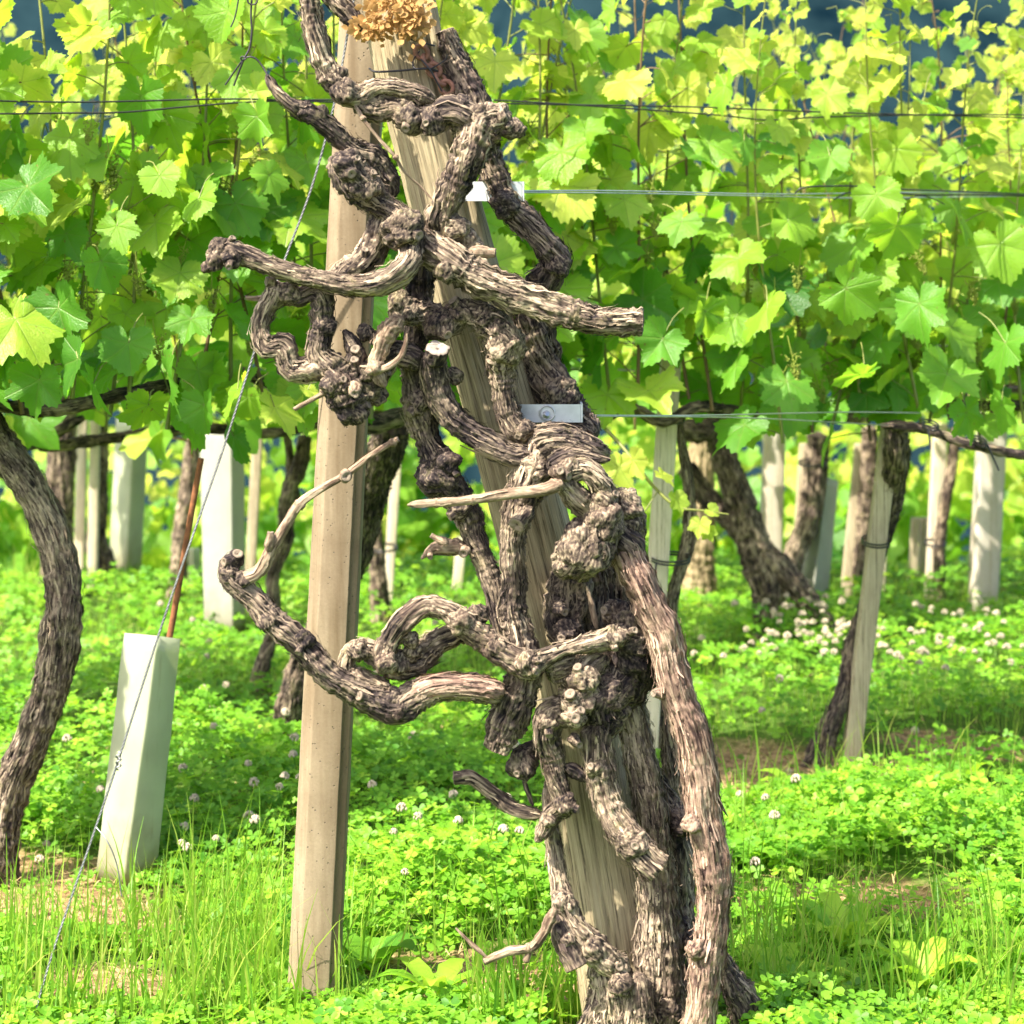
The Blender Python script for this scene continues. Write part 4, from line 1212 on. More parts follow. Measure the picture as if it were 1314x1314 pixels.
def grow_vine(root, bases, zt, hi=True, size=1.0, gap=.064, extra=.38, tone0=.38, tone1=1.0, clusters=.4, spread=.12, shoots=True, hang=.0):
    """shoots rising from the cordon at bases [(x, y, z)], leaves on stalks along each"""
    L = Leaves(hi)
    for (bx, by, bz) in bases:
        top = (bx + random.gauss(0, .10), by + random.gauss(0, spread), zt + random.gauss(0, .10))
        path = shoot_path((bx, by, bz), top, .05)
        S = catmull([(*p, 1) for p in path], .02)[:, :3]
        s = np.concatenate([[0], np.cumsum(np.linalg.norm(np.diff(S, axis=0), axis=1))])
        Ltot = s[-1]
        mb = MB()
        if shoots:
            n = len(path)
            tube(mb, [(*p, (.0042 if hi else .0038) * (1 - .72 * i / (n - 1))) for i, p in enumerate(path)], 7 if hi else 5, .03)
        d = random.uniform(.0, .05); side = random.choice((-1, 1)); kx = 0
        pa = random.random() * 6.283
        while d < Ltot:
            t = d / Ltot
            i = min(len(S) - 1, int(np.searchsorted(s, d)))
            p = S[i]
            for rep in range(2 if random.random() < extra * (1 - t) else 1):
                a = pa + (0 if side > 0 else math.pi) + random.gauss(0, .75)
                # outward horizontal direction, favouring the two faces of the row
                o = np.array([math.cos(a) * .8, math.sin(a), 0]); o /= np.linalg.norm(o)
                age = 1 - t
                sz = size * (.021 + .054 * min(1, age * 1.55)) * random.uniform(.7, 1.22)
                pl = sz * random.uniform(.7, 1.5) + (.03 if rep else 0) + .02 * age
                pe = p + o * pl * .85 + np.array([0, 0, pl * random.uniform(-.15, .75)])
                tip = o * random.uniform(.25, .9) + np.array([random.gauss(0, .35), random.gauss(0, .2), -random.uniform(.15, 1.0)])
                nrm = np.array([random.gauss(-.25, .5), random.gauss(-.15, .45) + o[1] * .55, random.uniform(.45, 1.1)]) + o * .25
                tone = np.clip(tone0 + (tone1 - tone0) * t ** .85 + random.gauss(0, .21) + (.12 if rep else 0), 0, 1)
                L.add(pe, tip, nrm, sz, tone)
                if shoots:
                    tube(mb, [(*p, .0016), (*(p + (pe - p) * .5 + np.array([0, 0, .004])), .0013), (*pe, .0012)], 4, .03, cap=False)
            # tendrils near the top
            if hi and shoots and t > .45 and random.random() < .3:
                o = np.array([math.cos(pa + 1.5), math.sin(pa + 1.5), .6])
                q = [(*(p + o * .09 * u + np.array([math.sin(u * 9) * .012 * u, 0, math.cos(u * 9) * .012 * u])), .0008) for u in np.linspace(0, 1, 12)]
                tube(mb, q, 4, .01, cap=False)
            if .1 < t < .45 and random.random() < clusters * .35:
                put_cluster(tuple(p + np.array([random.gauss(0, .03), -random.uniform(.03, .10), .0])), root)
            d += gap * random.uniform(.75, 1.25) * (1 - .35 * t); side = -side; kx += 1
        # shoot tip: a tuft of tiny leaves
        for _ in range(4):
            L.add(S[-1] + rng.normal(size=3) * .012, rng.normal(size=3) * .5 + np.array([0, 0, .8]), rng.normal(size=3) + np.array([0, -.5, .4]), size * random.uniform(.014, .028), random.uniform(.85, 1))
        if shoots:
            mb.build('shoot', M_SHOOT if random.random() < .65 else M_SHOOTB, root)
    L.build('foliage', root)
    return L


# rows of trained vines -------------------------------------------------------
def row1(X):   # front row, receding to the right
    return 4.2 + (X + .92) * .51


def vine(label, px_base, D, bases, zt, group, trunk=None, tmat=None, cordon=None, fine=False, extra_parts=(), **kw):
    root = thing('grapevine', label, 'grapevine', (0, 0, 0), group)
    loc = at(px_base, HY + H * F / D, D)
    root.location = loc
    root['category'] = 'grapevine'
    if trunk:
        for nm, L in trunk:
            mb = MB()
            limb(mb, [(*at(p[0], p[1], p[3] if len(p) > 3 else D), p[2] / F * (p[3] if len(p) > 3 else D)) for p in L], step=.004 if fine else .008,
                 segpx=.003 if fine else .006, strips=1.0 if fine else .35, twist=2, fine=True, taper1=True, taper0=True, lump=.7)
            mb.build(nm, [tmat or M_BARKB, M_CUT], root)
    if cordon:
        mb = MB()
        limb(mb, cordon, step=.008, segpx=.005, strips=.4, twist=3)
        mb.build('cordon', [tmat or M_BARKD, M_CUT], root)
    grow_vine(root, bases, zt, **kw)
    return root


G1 = 'trained vines of the front row'
def bases1(x0, x1, n, z, dy=.06):
    out = []
    for i in range(n):
        X = x0 + (x1 - x0) * (i + random.uniform(.2, .8)) / n
        out.append((X, row1(X) + random.gauss(0, dy), z + random.gauss(0, .03)))
    return out
def cord1(x0, x1, z, r=.012):
    return [(X, row1(X) + random.gauss(0, .015), z + random.gauss(0, .015), r) for X in np.linspace(x0, x1, 7)]


# left: thick curved trunk at the frame's edge
V_LEFT = vine('front row vine with the thick curving trunk at the left edge', -60, 4.25, bases1(-1.35, -.62, 15, .84), 1.96, G1,
     trunk=[('trunk', [(-34, 500, 18, 4.28), (-6, 562, 20, 4.27), (24, 604, 22, 4.26), (58, 662, 21, 4.24), (77, 722, 21, 4.22), (80, 785, 23, 4.2), (71, 850, 24, 4.2), (60, 900, 21, 4.2), (38, 956, 22, 4.2), (15, 1010, 23, 4.2), (2, 1060, 25, 4.2), (-8, 1125, 32, 4.2)])],
     cordon=cord1(-1.45, -.55, .84), fine=True, gap=.062, clusters=1.6)
# hidden behind the concrete post: middle of the row
V_MID = vine('front row vine whose dark sloping trunk passes behind the tan concrete post', 362, 5.25, bases1(-.60, .12, 15, .82), 1.98, G1,
     trunk=[('trunk', [(505, 545, 18, 4.75), (497, 575, 22, 4.8), (478, 625, 21, 4.9), (462, 690, 19, 5.0), (430, 770, 20, 5.1), (396, 850, 22, 5.2), (376, 920, 22, 5.25), (366, 975, 26, 5.27)])],
     tmat=M_BARKD, cordon=[(*at(300, 470, 4.5), .010), (*at(400, 520, 4.55), .012), (*at(470, 545, 4.65), .016), (*at(520, 533, 4.7), .017), (*at(600, 530, 4.75), .014), (*at(700, 545, 4.8), .012)],
     fine=True, gap=.062, clusters=.5)
# thin trunk by the pale stake
V_THIN = vine('front row vine with a thin crooked stem beside the pale stake', 850, 4.95, bases1(.14, .50, 7, .80), 1.90, G1,
     trunk=[('trunk', [(872, 545, 5, 4.95), (877, 580, 6, 4.95), (884, 630, 7, 4.95), (884, 690, 9, 4.95), (870, 740, 7, 4.95), (860, 780, 8, 4.95), (852, 860, 9, 4.95), (848, 940, 12, 4.95), (846, 1020, 14, 4.95)])],
     cordon=cord1(.1, .52, .79, .012), fine=True, gap=.062, clusters=.5)
# a young yellow-green shoot leaning past the pale stake
def side_shoot(root):
    m = MB()
    P = [(*at(x, y, D), r) for x, y, D, r in ((772, 545, 4.7, .0045), (800, 575, 4.66, .004), (835, 620, 4.62, .0035), (868, 650, 4.6, .003), (900, 655, 4.6, .0022), (935, 660, 4.6, .0014))]
    tube(m, P, 7, .02)
    tube(m, [(*at(845, 628, 4.61), .0018), (*at(830, 652, 4.6), .0014), (*at(822, 662, 4.6), .001)], 5, .01)
    L = Leaves(True)
    for (x, y, r, ln) in ((812, 590, 22, .6), (795, 600, 26, -.4), (868, 640, 17, .3), (898, 672, 15, -.2), (912, 655, 10, 1.2), (850, 610, 16, 1.0), (908, 682, 11, .4)):
        p = np.array(at(x, y, 4.6))
        L.add(p, np.array([math.sin(ln), -.3, -math.cos(ln)]), np.array([random.gauss(0, .5), -.6, .7]), r / F * 4.6 * 1.3, random.uniform(.85, 1))
    m.build('shoot', M_SHOOT, root); L.build('foliage', root)


side_shoot(V_THIN)
# right: dark trunk tied to the leaning stake
V_RIGHT = vine('front row vine with a dark thin trunk tied to the leaning grey stake', 1050, 5.08, bases1(.52, 1.05, 11, .74), 1.70, G1,
     trunk=[('trunk', [(1150, 545, 14, 4.98), (1151, 580, 15, 5.0), (1144, 640, 14, 5.1), (1128, 710, 9, 5.14), (1112, 770, 8, 5.14), (1092, 830, 8, 5.12), (1082, 890, 11, 5.08), (1066, 930, 12, 5.06), (1056, 955, 15, 5.06), (1040, 995, 15, 5.06)])],
     tmat=M_BARKD, cordon=[(*at(1130, 546, 4.95), .008), (*at(1160, 548, 4.94), .010), (*at(1190, 551, 4.93), .010), (*at(1240, 569, 4.92), .010), (*at(1290, 580, 4.92), .010), (*at(1360, 590, 4.95), .011)],
     fine=True, gap=.060, clusters=1.6)
vine('front row vine at the right edge with a dense bright crown', 1480, 5.2, bases1(1.05, 1.65, 9, .76), 1.60, G1,
     trunk=[('trunk', [(1480, 560, 14, 5.3), (1470, 700, 15, 5.3), (1485, 980, 20, 5.3)])], cordon=cord1(1.0, 1.7, .77, .011), fine=False, gap=.062, clusters=.6)
# an extra spray of leaves leaning to the camera at the right
G2 = 'trained vines of the second row'
def row2(X): return 5.75 + (X + .5) * .55
def bases2(x0, x1, n, z):
    out = []
    for i in range(n):
        X = x0 + (x1 - x0) * (i + random.uniform(.2, .8)) / n
        out.append((X, row2(X) + random.gauss(0, .09), z + random.gauss(0, .04)))
    return out
def cord2(x0, x1, z, r=.013):
    return [(X, row2(X) + random.gauss(0, .02), z + random.gauss(0, .03), r) for X in np.linspace(x0, x1, 7)]
KW2 = dict(hi=False, gap=.065, size=1.0, clusters=.15, tone0=.5, extra=.6)
vine('second row vine with thin dark crooked stem left of the tan concrete post', 333, 5.85, bases2(-1.0, -.1, 15, .68), 1.84, G2,
     trunk=[('trunk', [(392, 560, 8), (384, 600, 10), (368, 640, 9), (366, 690, 10), (350, 740, 9), (352, 800, 9), (338, 850, 10), (332, 895, 14)]), ('stem', [(368, 560, 5, 5.9), (376, 620, 6, 5.9), (384, 650, 5, 5.9)])], cordon=cord2(-1.1, -.05, .68), **KW2)
vine('second row vine forked like a leaning letter Y under the canopy', 990, 6.45, bases2(-.05, .95, 15, .66), 1.66, G2,
     trunk=[('trunk', [(912, 535, 13), (925, 575, 15), (943, 625, 18), (962, 685, 20), (980, 738, 22), (985, 780, 17), (984, 850, 16)]),
            ('trunk', [(976, 705, 17), (1006, 738, 18), (1034, 770, 16), (1058, 802, 13), (1080, 838, 13)]),
            ('branch', [(880, 600, 12, 6.5), (905, 635, 13, 6.5), (938, 668, 14, 6.47), (968, 705, 15)])], tmat=M_BARKB,
     cordon=[(*at(820, 520, 6.4), .02), (*at(868, 548, 6.4), .028), (*at(900, 552, 6.42), .034), (*at(925, 530, 6.45), .03), (*at(1010, 530, 6.5), .022), (*at(1120, 535, 6.6), .018)], **KW2)
vine('second row vine beyond the right edge of the canopy', 1420, 6.9, bases2(.95, 1.95, 13, .68), 1.58, G2,
     trunk=[('trunk', [(1400, 545, 14), (1412, 650, 15), (1425, 800, 20)])], cordon=cord2(.9, 2.0, .68), **KW2)
vine('second row vine beyond the left edge of the canopy', -120, 5.3, bases2(-1.75, -1.0, 11, .70), 1.80, G2,
     trunk=[('trunk', [(-100, 520, 14), (-110, 700, 15), (-125, 960, 22)])], cordon=cord2(-1.8, -1.0, .70), **KW2)

G3 = 'trained vines of the third row'
def row3(X): return 7.35 + X * .12
def bases3(x0, x1, n, z):
    return [(x0 + (x1 - x0) * (i + random.uniform(.2, .8)) / n, 7.35 + random.gauss(0, .1), z + random.gauss(0, .05)) for i in range(n)]
KW3 = dict(hi=False, gap=.075, size=1.0, clusters=0, tone0=.55, extra=.6)
vine('third row vine with a stout dark trunk behind two white stakes', 128, 7.6, bases3(-1.9, -.95, 12, .66), 1.80, G3,
     trunk=[('trunk', [(126, 505, 10), (128, 560, 10), (126, 640, 11), (124, 690, 13), (130, 725, 17), (130, 765, 18)])], **KW3)
vine('third row vine with a thick upright brown trunk near the left edge', 80, 7.3, bases3(-1.5, -.9, 4, .64), 1.53, G3,
     trunk=[('trunk', [(86, 500, 17), (80, 570, 17), (76, 650, 17), (72, 720, 19), (70, 790, 20)])], **KW3)
vine('third row vine with a slim brown trunk behind the rusty rod', 228, 7.2, bases3(-.95, -.3, 9, .64), 1.85, G3,
     trunk=[('trunk', [(250, 545, 9), (243, 610, 10), (232, 690, 10), (224, 790, 12)])], **KW3)
vine('third row vine with a brown stem right of the tan concrete post', 486, 6.9, bases3(-.5, .1, 8, .66), 1.85, G3,
     trunk=[('trunk', [(482, 560, 7), (478, 640, 9), (484, 720, 10), (488, 800, 13)])], **KW3)
vine('third row vine with a wide pale brown trunk behind the crooked thin stem', 898, 7.2, bases3(.1, .7, 8, .64), 1.60, G3,
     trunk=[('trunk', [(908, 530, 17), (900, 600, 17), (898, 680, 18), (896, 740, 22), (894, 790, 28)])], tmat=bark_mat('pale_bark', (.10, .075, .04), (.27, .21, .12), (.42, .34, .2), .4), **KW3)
vine('third row vine with a dark trunk bound in blue behind the forked vine', 1018, 7.0, bases3(.6, 1.0, 5, .64), 1.58, G3,
     trunk=[('trunk', [(1050, 560, 14), (1046, 610, 15), (1036, 670, 14), (1018, 715, 13), (1006, 790, 16)])], **KW3)
vine('third row vine with a purplish dark trunk right of a brown grey stake', 1108, 7.3, bases3(.95, 1.5, 7, .64), 1.58, G3,
     trunk=[('trunk', [(1116, 550, 10), (1112, 640, 11), (1106, 720, 10), (1102, 790, 12)])], **KW3)
vine('third row vine with a slender reddish cane bound to a pale stake', 1205, 7.25, bases3(1.45, 2.1, 8, .64), 1.58, G3,
     trunk=[('trunk', [(1226, 550, 6), (1220, 610, 7), (1208, 680, 7), (1204, 770, 8)])], **KW3)

# lower terrace: rows seen through the trunks
G4 = 'vines on the lower terrace behind'
for i, (x0, lab) in enumerate(((-2.6, 'blurred lower terrace vine behind the left curving trunk'), (-1.45, 'blurred lower terrace vine behind the tall whitish tube'), (-.35, 'blurred lower terrace vine behind the gnarled vine'),
                               (.75, 'blurred lower terrace vine behind the forked trunk'), (1.8, 'blurred lower terrace vine behind the far right concrete post'))):
    for_row = []
    for j in range(17):
        X = x0 + 1.1 * (j + random.random()) / 17
        for_row.append((X, 10.3 + .1 * X + random.gauss(0, .15), -.62 + random.gauss(0, .1)))
    r = thing('grapevine', lab, 'grapevine', (x0 + .5, 10.3, -1.1), G4)
    mb = MB(); limb(mb, [(x0 + .5, 10.3, -1.2, .03), (x0 + .52, 10.3, -.9, .025), (x0 + .5, 10.32, -.5, .022)], step=.02, seg=12, strips=0); mb.build('trunk', [M_BARKB], r)
    grow_vine(r, for_row, (.60, .54, .55, .60, .60)[i], hi=False, size=1.25, gap=.075, extra=.9, tone0=.3, tone1=.95, clusters=0, shoots=False, spread=.4)

# hanging bright leaves below the left crown
def spray(root, items):
    for (x, y, r, D, tone, lean) in items:
        L = Leaves(True); m = MB()
        D = D + random.uniform(-.06, .10)
        p = np.array(at(x, y, D)); sz = r / F * D * random.uniform(.68, .92)
        lean += random.gauss(0, .35)
        tip = np.array([math.sin(lean), random.uniform(-.9, .35), -math.cos(lean)])
        L.add(p, tip, np.array([random.gauss(-.15, .75), -random.uniform(.1, 1.0), random.uniform(.2, 1.1)]), sz, np.clip(tone + random.gauss(0, .08), 0, 1))
        b = p + np.array([random.gauss(0, .02), random.uniform(.03, .09), random.uniform(.02, .06)])
        tube(m, [(*b, .0014), (*((b + p) / 2 + np.array([0, 0, .01])), .0012), (*p, .0012)], 4, .02)
        m.build('leaf_stalk', M_SHOOT, L.build('leaf', root))


spray(V_LEFT, [(75, 395, 78, 3.95, .28, .1), (215, 480, 80, 3.95, .34, -.2), (130, 335, 60, 4.0, .30, .5), (100, 460, 62, 4.0, .22, -.3), (35, 240, 66, 4.0, .3, .2), (345, 225, 48, 4.05, .5, .1),
               (205, 225, 52, 4.0, .72, .6), (255, 255, 56, 4.0, .7, -.3), (150, 290, 50, 4.0, .6, .2), (245, 410, 55, 4.05, .35, .3), (165, 440, 60, 4.0, .25, -.1), (120, 492, 62, 4.05, .35, .2), (50, 488, 66, 4.05, .3, -.2), (12, 455, 60, 4.1, .3, .3), (262, 520, 54, 4.1, .4, .1), (190, 520, 56, 4.1, .5, -.3), (85, 300, 50, 4.05, .4, .7),
               (305, 500, 50, 4.0, .62, -.2), (60, 90, 52, 4.1, .75, .4), (330, 150, 50, 4.1, .6, -.4), (20, 170, 55, 4.05, .3, .2)])
spray(V_MID, [(352, 522, 52, 4.2, .95, 1.2), (318, 510, 46, 4.2, .7, -.2), (424, 570, 26, 4.1, .92, .1), (300, 560, 46, 4.35, .1, .0), (475, 385, 60, 4.2, .35, .9), (470, 330, 55, 4.25, .3, -.7), (395, 500, 30, 4.2, .8, .9)])
spray(V_RIGHT, [(985, 395, 64, 4.45, .85, -.9), (1085, 370, 72, 4.4, .5, .2), (1150, 290, 56, 4.5, .55, -.4), (1110, 480, 56, 4.5, .5, -.7),
                (1215, 480, 62, 4.5, .5, .1), (1240, 530, 48, 4.55, .62, .2), (1010, 490, 56, 4.6, .4, .2), (945, 470, 54, 4.6, .45, -.3), (1285, 520, 56, 4.6, .5, .1), (905, 400, 50, 4.6, .5, .3), (1125, 250, 52, 4.6, .6, .5), (1060, 120, 42, 4.6, .8, .6), (1130, 75, 36, 4.6, .95, 1.0), (1065, 200, 48, 4.6, .6, .1), (850, 435, 58, 4.4, .45, .0), (875, 285, 44, 4.5, .6, .2),
                (930, 110, 46, 4.6, .7, -.6), (1185, 130, 46, 4.6, .6, .9), (955, 180, 44, 4.6, .6, .3), (1290, 440, 56, 4.55, .4, -.3), (1180, 390, 58, 4.5, .45, .1)])


# ------------------------------------------------------------------ trellis wires
GW = 'trellis wires'
wire_thing('trellis_wire', 'bright wire pair running right from the upper post bracket', 'wire',
           [[(668, 245, 3.36, .0013), (800, 245, 3.8, .0013), (1000, 249, 4.45, .0013), (1200, 247, 4.95, .0013), (1420, 252, 5.3, .0013)],
            [(668, 247, 3.36, .0013), (800, 248, 3.8, .0013), (900, 250, 4.1, .0013), (1000, 252, 4.45, .0013), (1120, 254, 4.8, .0014), (1420, 250, 5.3, .0014)]], M_WIRE, GW)
wire_thing('trellis_wire', 'dark twisted wire spliced onto the bright upper wire at right', 'wire',
           [[(1020, 248, 4.5, .0016), (1035, 240, 4.5, .0018), (1100, 239, 4.62, .0018), (1160, 243, 4.75, .0018), (1240, 246, 4.9, .0018), (1330, 250, 5.1, .0018)],
            [(1070, 256, 4.56, .0014), (1090, 247, 4.6, .0016), (1130, 246, 4.7, .0016), (1180, 250, 4.8, .0018), (1260, 250, 4.95, .0018), (1330, 252, 5.1, .0018)],
            [(1120, 255, 4.65, .0012), (1140, 250, 4.7, .0012), (1160, 256, 4.75, .0012), (1180, 251, 4.8, .0012), (1200, 256, 4.84, .0012), (1212, 262, 4.86, .0012)]], M_WIRED, GW, step=.01)
wire_thing('trellis_wire', 'bright wire pair running right from the lower post bracket', 'wire',
           [[(745, 533, 3.34, .0013), (900, 533, 3.9, .0013), (1080, 529, 4.6, .0013), (1180, 530, 4.93, .0013)],
            [(745, 534, 3.34, .0013), (900, 535, 3.9, .0013), (1000, 538, 4.3, .0013), (1140, 546, 4.93, .0013)]], M_WIRE, GW)
def rowY(px): 
    # depth where the photo column meets the front row
    k = (px - CX) / F
    return (4.2 + .92 * .51) / (1 - .51 * k)
for lab, ys in (('dark upper trellis wire crossing behind the post, sagging at right', [(-120, 146), (0, 146), (90, 145), (160, 144), (240, 137), (320, 131), (430, 128), (620, 128), (900, 146), (985, 154), (1060, 150), (1240, 147), (1420, 149)]),
                ('dark upper trellis wire crossing behind the post, straight at right', [(-120, 126), (90, 131), (300, 127), (430, 131), (650, 133), (700, 134), (880, 137), (1060, 144), (1240, 149), (1420, 155)])):
    wire_thing('trellis_wire', lab, 'wire', [[(x, y, rowY(x) - .20, .0016) for x, y in ys]], M_WIRED, GW)
for lab, y0, y1, D, r in (('thin dark wire of the second row, upper of two', 182, 190, 6.3, .0014), ('thin dark wire of the second row, lower of two', 188, 197, 6.35, .0014),
                          ('black wire behind the sawn thick arm', 436, 442, 6.0, .0017), ('black wire behind the lower bracket', 470, 494, 5.9, .0017)):
    wire_thing('trellis_wire', lab, 'wire', [[(-100, y0 + 20, D - .3, r), (400, y0, D, r), (760, y0 + 3, D, r), (1050, y1, D, r), (1420, y1 + 4, D, r)]], M_WIRED, GW)


# plant ties
def tie(label, x, y, D, w, tails=()):
    rx = w / F * D / 2
    c = at(x, y, D)
    m = MB()
    for dz in (0, .006):
        tube(m, [(c[0] + math.cos(a) * rx, c[1] + .03 + math.sin(a) * .05, c[2] + dz + .004 * math.sin(a), .0022) for a in np.linspace(0, 6.28, 20)], 6, .01, cap=False)
    for (dx, dy) in tails:
        e = at(x + dx, y + dy, D - .02)
        tube(m, [(c[0] + (rx * .8 if dx > 0 else -rx * .8), c[1] - .01, c[2], .0022), (*e, .002)], 6, .01)
    tag(m.build('plant_tie', M_BLACK), label, 'tie', 'black plant ties')


tie('black tie binding the thin crooked stem to the pale stake', 862, 721, 4.88, 50, [(-22, 18)])
tie('black tie high on the pale stake by the wire', 862, 540, 4.88, 36, [(18, -16)])
tie('black tie binding the dark thin trunk to the leaning grey stake', 1126, 699, 5.02, 34, [(16, -6)])
tie('black tie knotted on the brown cane near the stake top', 1197, 549, 4.88, 18, [(-3, 26)])
tie('black tie with a long tail under the right brown cane', 1260, 570, 4.88, 14, [(22, 34)])
tie('dark blue tie round the shaded trunk behind the forked vine', 1045, 597, 6.9, 36)
tie('dark tie round the stake and slender cane at right', 1202, 700, 7.18, 26)
tie('dark tie round the two white stakes at far left', 113, 565, 7.4, 30)
tie('black tie round the slim white stake right of concrete post', 492, 706, 6.85, 34, [(14, -4)])

# ------------------------------------------------------------------ ground cover
def in_view(n, y0, y1, margin=.35):
    """random ground points in the wedge the photo sees (plus a margin), density uniform per m2"""
    out = np.zeros((0, 2))
    while len(out) < n:
        Y = rng.uniform(y0, y1, n * 2)
        w = .219 * Y + margin
        keep = rng.uniform(0, .219 * y1 + margin, n * 2) < w
        Y = Y[keep]; X = rng.uniform(-1, 1, len(Y)) * (.219 * Y + margin)
        out = np.vstack([out, np.stack([X, Y], 1)])
    return out[:n]


def cover_height(X, Y):
    h = .035 + .045 * smooth(-.25, .5, n2(X * 1.6, Y * 1.6, 8.1)) + .05 * smooth(0, .6, n2(X * 3.7, Y * 3.7, 2.7))
    px = X / Y * F + CX; py = HY + H * F / Y
    # lush clover mounds: left bank and right bank of the photo
    for cx, cy, sx, sy, a in ((250, 1040, 240, 70, .085), (130, 960, 160, 80, .06), (1130, 880, 260, 60, .06), (520, 1050, 130, 60, .05), (1200, 1090, 200, 40, .04)):
        h = h + a * np.exp(-((px - cx) / sx) ** 2 - ((py - cy) / sy) ** 2)
    return h * (1 - .8 * bare(X, Y))


def clover():
    # leaflet: heart-shaped, slightly folded, seven points
    l0 = np.array([(0, 0, 0), (-.34, .35, .10), (-.46, .72, .12), (-.22, 1.0, .05), (0, .9, -.02), (.22, 1.0, .05), (.46, .72, .12), (.34, .35, .10)])
    q0 = np.array([(0, 4, 2, 1), (4, 3, 2, 2), (0, 7, 6, 4), (4, 6, 5, 5)])
    tri = np.array([(0, 4, 1), (1, 4, 2), (2, 4, 3), (0, 7, 4), (7, 6, 4), (6, 5, 4)])
    P = np.vstack([in_view(42000, 2.9, 5.2, .4), in_view(26000, 5.2, 9.6, .5)])
    X, Y = P[:, 0], P[:, 1]
    b = bare(X, Y)
    keep = rng.uniform(size=len(X)) > b * .93
    patch = smooth(-.45, .1, n2(X * 2.1, Y * 2.1, 4.4))
    keep &= rng.uniform(size=len(X)) < .35 + .65 * patch
    X, Y = X[keep], Y[keep]
    n = len(X)
    h = cover_height(X, Y)
    Z = ground_z(X, Y) + h * rng.uniform(.35, 1.12, n)
    size = np.clip(rng.normal(.0122, .0034, n), .006, .023) * (1 + .25 * (Y > 5.2))
    tone = np.clip(.42 + .22 * n2(X * 2.5, Y * 2.5, 9) + rng.normal(0, .18, n), 0, 1)
    tx = rng.normal(0, .38, (n, 2)); tx[:, 1] -= .22
    nrm = np.stack([tx[:, 0], tx[:, 1], np.ones(n)], 1); nrm /= np.linalg.norm(nrm, axis=1)[:, None]
    a0 = rng.uniform(0, 6.283, n)
    VV = []; LL = []
    for k in range(3):
        a = a0 + k * 2.094
        d = np.stack([np.cos(a), np.sin(a), np.zeros(n)], 1)
        d = d - nrm * (d * nrm).sum(1)[:, None]; d /= np.linalg.norm(d, axis=1)[:, None]
        x = np.cross(d, nrm)
        V = np.stack([X, Y, Z], 1)[:, None] + size[:, None, None] * (l0[None, :, 0, None] * x[:, None] + l0[None, :, 1, None] * d[:, None] + l0[None, :, 2, None] * nrm[:, None])
        VV.append(V.reshape(-1, 3))
        LL.append(np.stack([np.tile(l0[:, 0], n), np.tile(l0[:, 1], n), np.repeat(tone, 8)], 1))
    V = np.vstack(VV); L = np.vstack(LL)
    T = (tri[None] + (np.arange(3 * n) * 8)[:, None, None]).reshape(-1, 3)
    o = link_mesh('clover', V, None, T, [M_CLOV], None, {'lc': L})
    tag(o, 'bright green clover carpeting the ground between the vine rows', 'clover', None, 'stuff')


clover()


def blades(name, label, P, hmin, hmax, w, mat, tone_mu, lean=.35, flatten=False, cat='grass'):
    n = len(P); X, Y = P[:, 0], P[:, 1]
    Z = ground_z(X, Y) - .004
    hh = rng.uniform(hmin, hmax, n) * rng.uniform(.6, 1, n)
    a = rng.uniform(0, 6.283, n)
    d = np.stack([np.cos(a), np.sin(a), np.zeros(n)], 1)
    side = np.stack([-np.sin(a), np.cos(a), np.zeros(n)], 1)
    side = side * .6 + np.array([.5, 0, 0]); side /= np.linalg.norm(side, axis=1)[:, None]
    bend = np.abs(rng.normal(0, lean, n)) + .08
    m = 5; VV = []
    base = np.stack([X, Y, Z], 1)
    for k in range(m):
        t = k / (m - 1)
        if flatten:
            c = base + d * (hh * t)[:, None] + np.array([0, 0, 1]) * (.012 + .012 * np.sin(t * 3.1) * rng.uniform(.2, 1, n))[:, None]
        else:
            c = base + np.array([0, 0, 1]) * (hh * t * (1 - .35 * bend * t))[:, None] + d * (hh * bend * t * t)[:, None]
        ww = w * (1 - t ** 1.6) * (.7 + .6 * rng.uniform(size=n)) + .0002
        VV.append(np.stack([c - side * ww[:, None], c + side * ww[:, None]], 1))
    V = np.stack(VV, 1).reshape(-1, 3)          # n, m, 2
    q = np.array([(2 * k, 2 * k + 1, 2 * k + 3, 2 * k + 2) for k in range(m - 1)])
    Q = (q[None] + (np.arange(n) * m * 2)[:, None, None]).reshape(-1, 4)
    tone = np.clip(rng.normal(tone_mu, .2, n), 0, 1)
    L = np.stack([np.zeros(n * m * 2), np.tile(np.repeat(np.arange(m) / m, 2), n), np.repeat(tone, m * 2)], 1)
    o = link_mesh(name, V, Q, None, [mat], None, {'lc': L})
    tag(o, label, cat, None, 'stuff')
    return o


def px_points(n, x0, x1, y0, y1):
    x = rng.uniform(x0, x1, n); y = rng.uniform(y0, y1, n)
    Y = H * F / (y - HY)
    return np.stack([(x - CX) / F * Y, Y], 1)


PG = in_view(30000, 2.9, 8.6, .4)
kp = (rng.uniform(size=len(PG)) > bare(PG[:, 0], PG[:, 1]) * .75) & (n2(PG[:, 0] * 1.7, PG[:, 1] * 1.7, 6) > -.15)
blades('grass', 'short fine grass mixed through the clover', PG[kp], .04, .13, .0013, M_GRASS, .5)
PT = np.vstack([px_points(620, 160, 360, 1165, 1330), px_points(130, 360, 480, 1190, 1330), px_points(350, 0, 160, 1200, 1330), px_points(500, 600, 900, 1270, 1335), px_points(420, 930, 1314, 1210, 1330), px_points(220, 930, 1314, 1000, 1130), px_points(120, 430, 700, 1150, 1260),
                px_points(200, 0, 90, 690, 800)])
PT = PT[rng.uniform(size=len(PT)) > bare(PT[:, 0], PT[:, 1]) * .8]
blades('tall_grass', 'long slender grass blades at the foot of the posts', PT, .12, .27, .0019, M_GRASS, .5, .3)
PS = in_view(26000, 2.9, 7.5, .3)
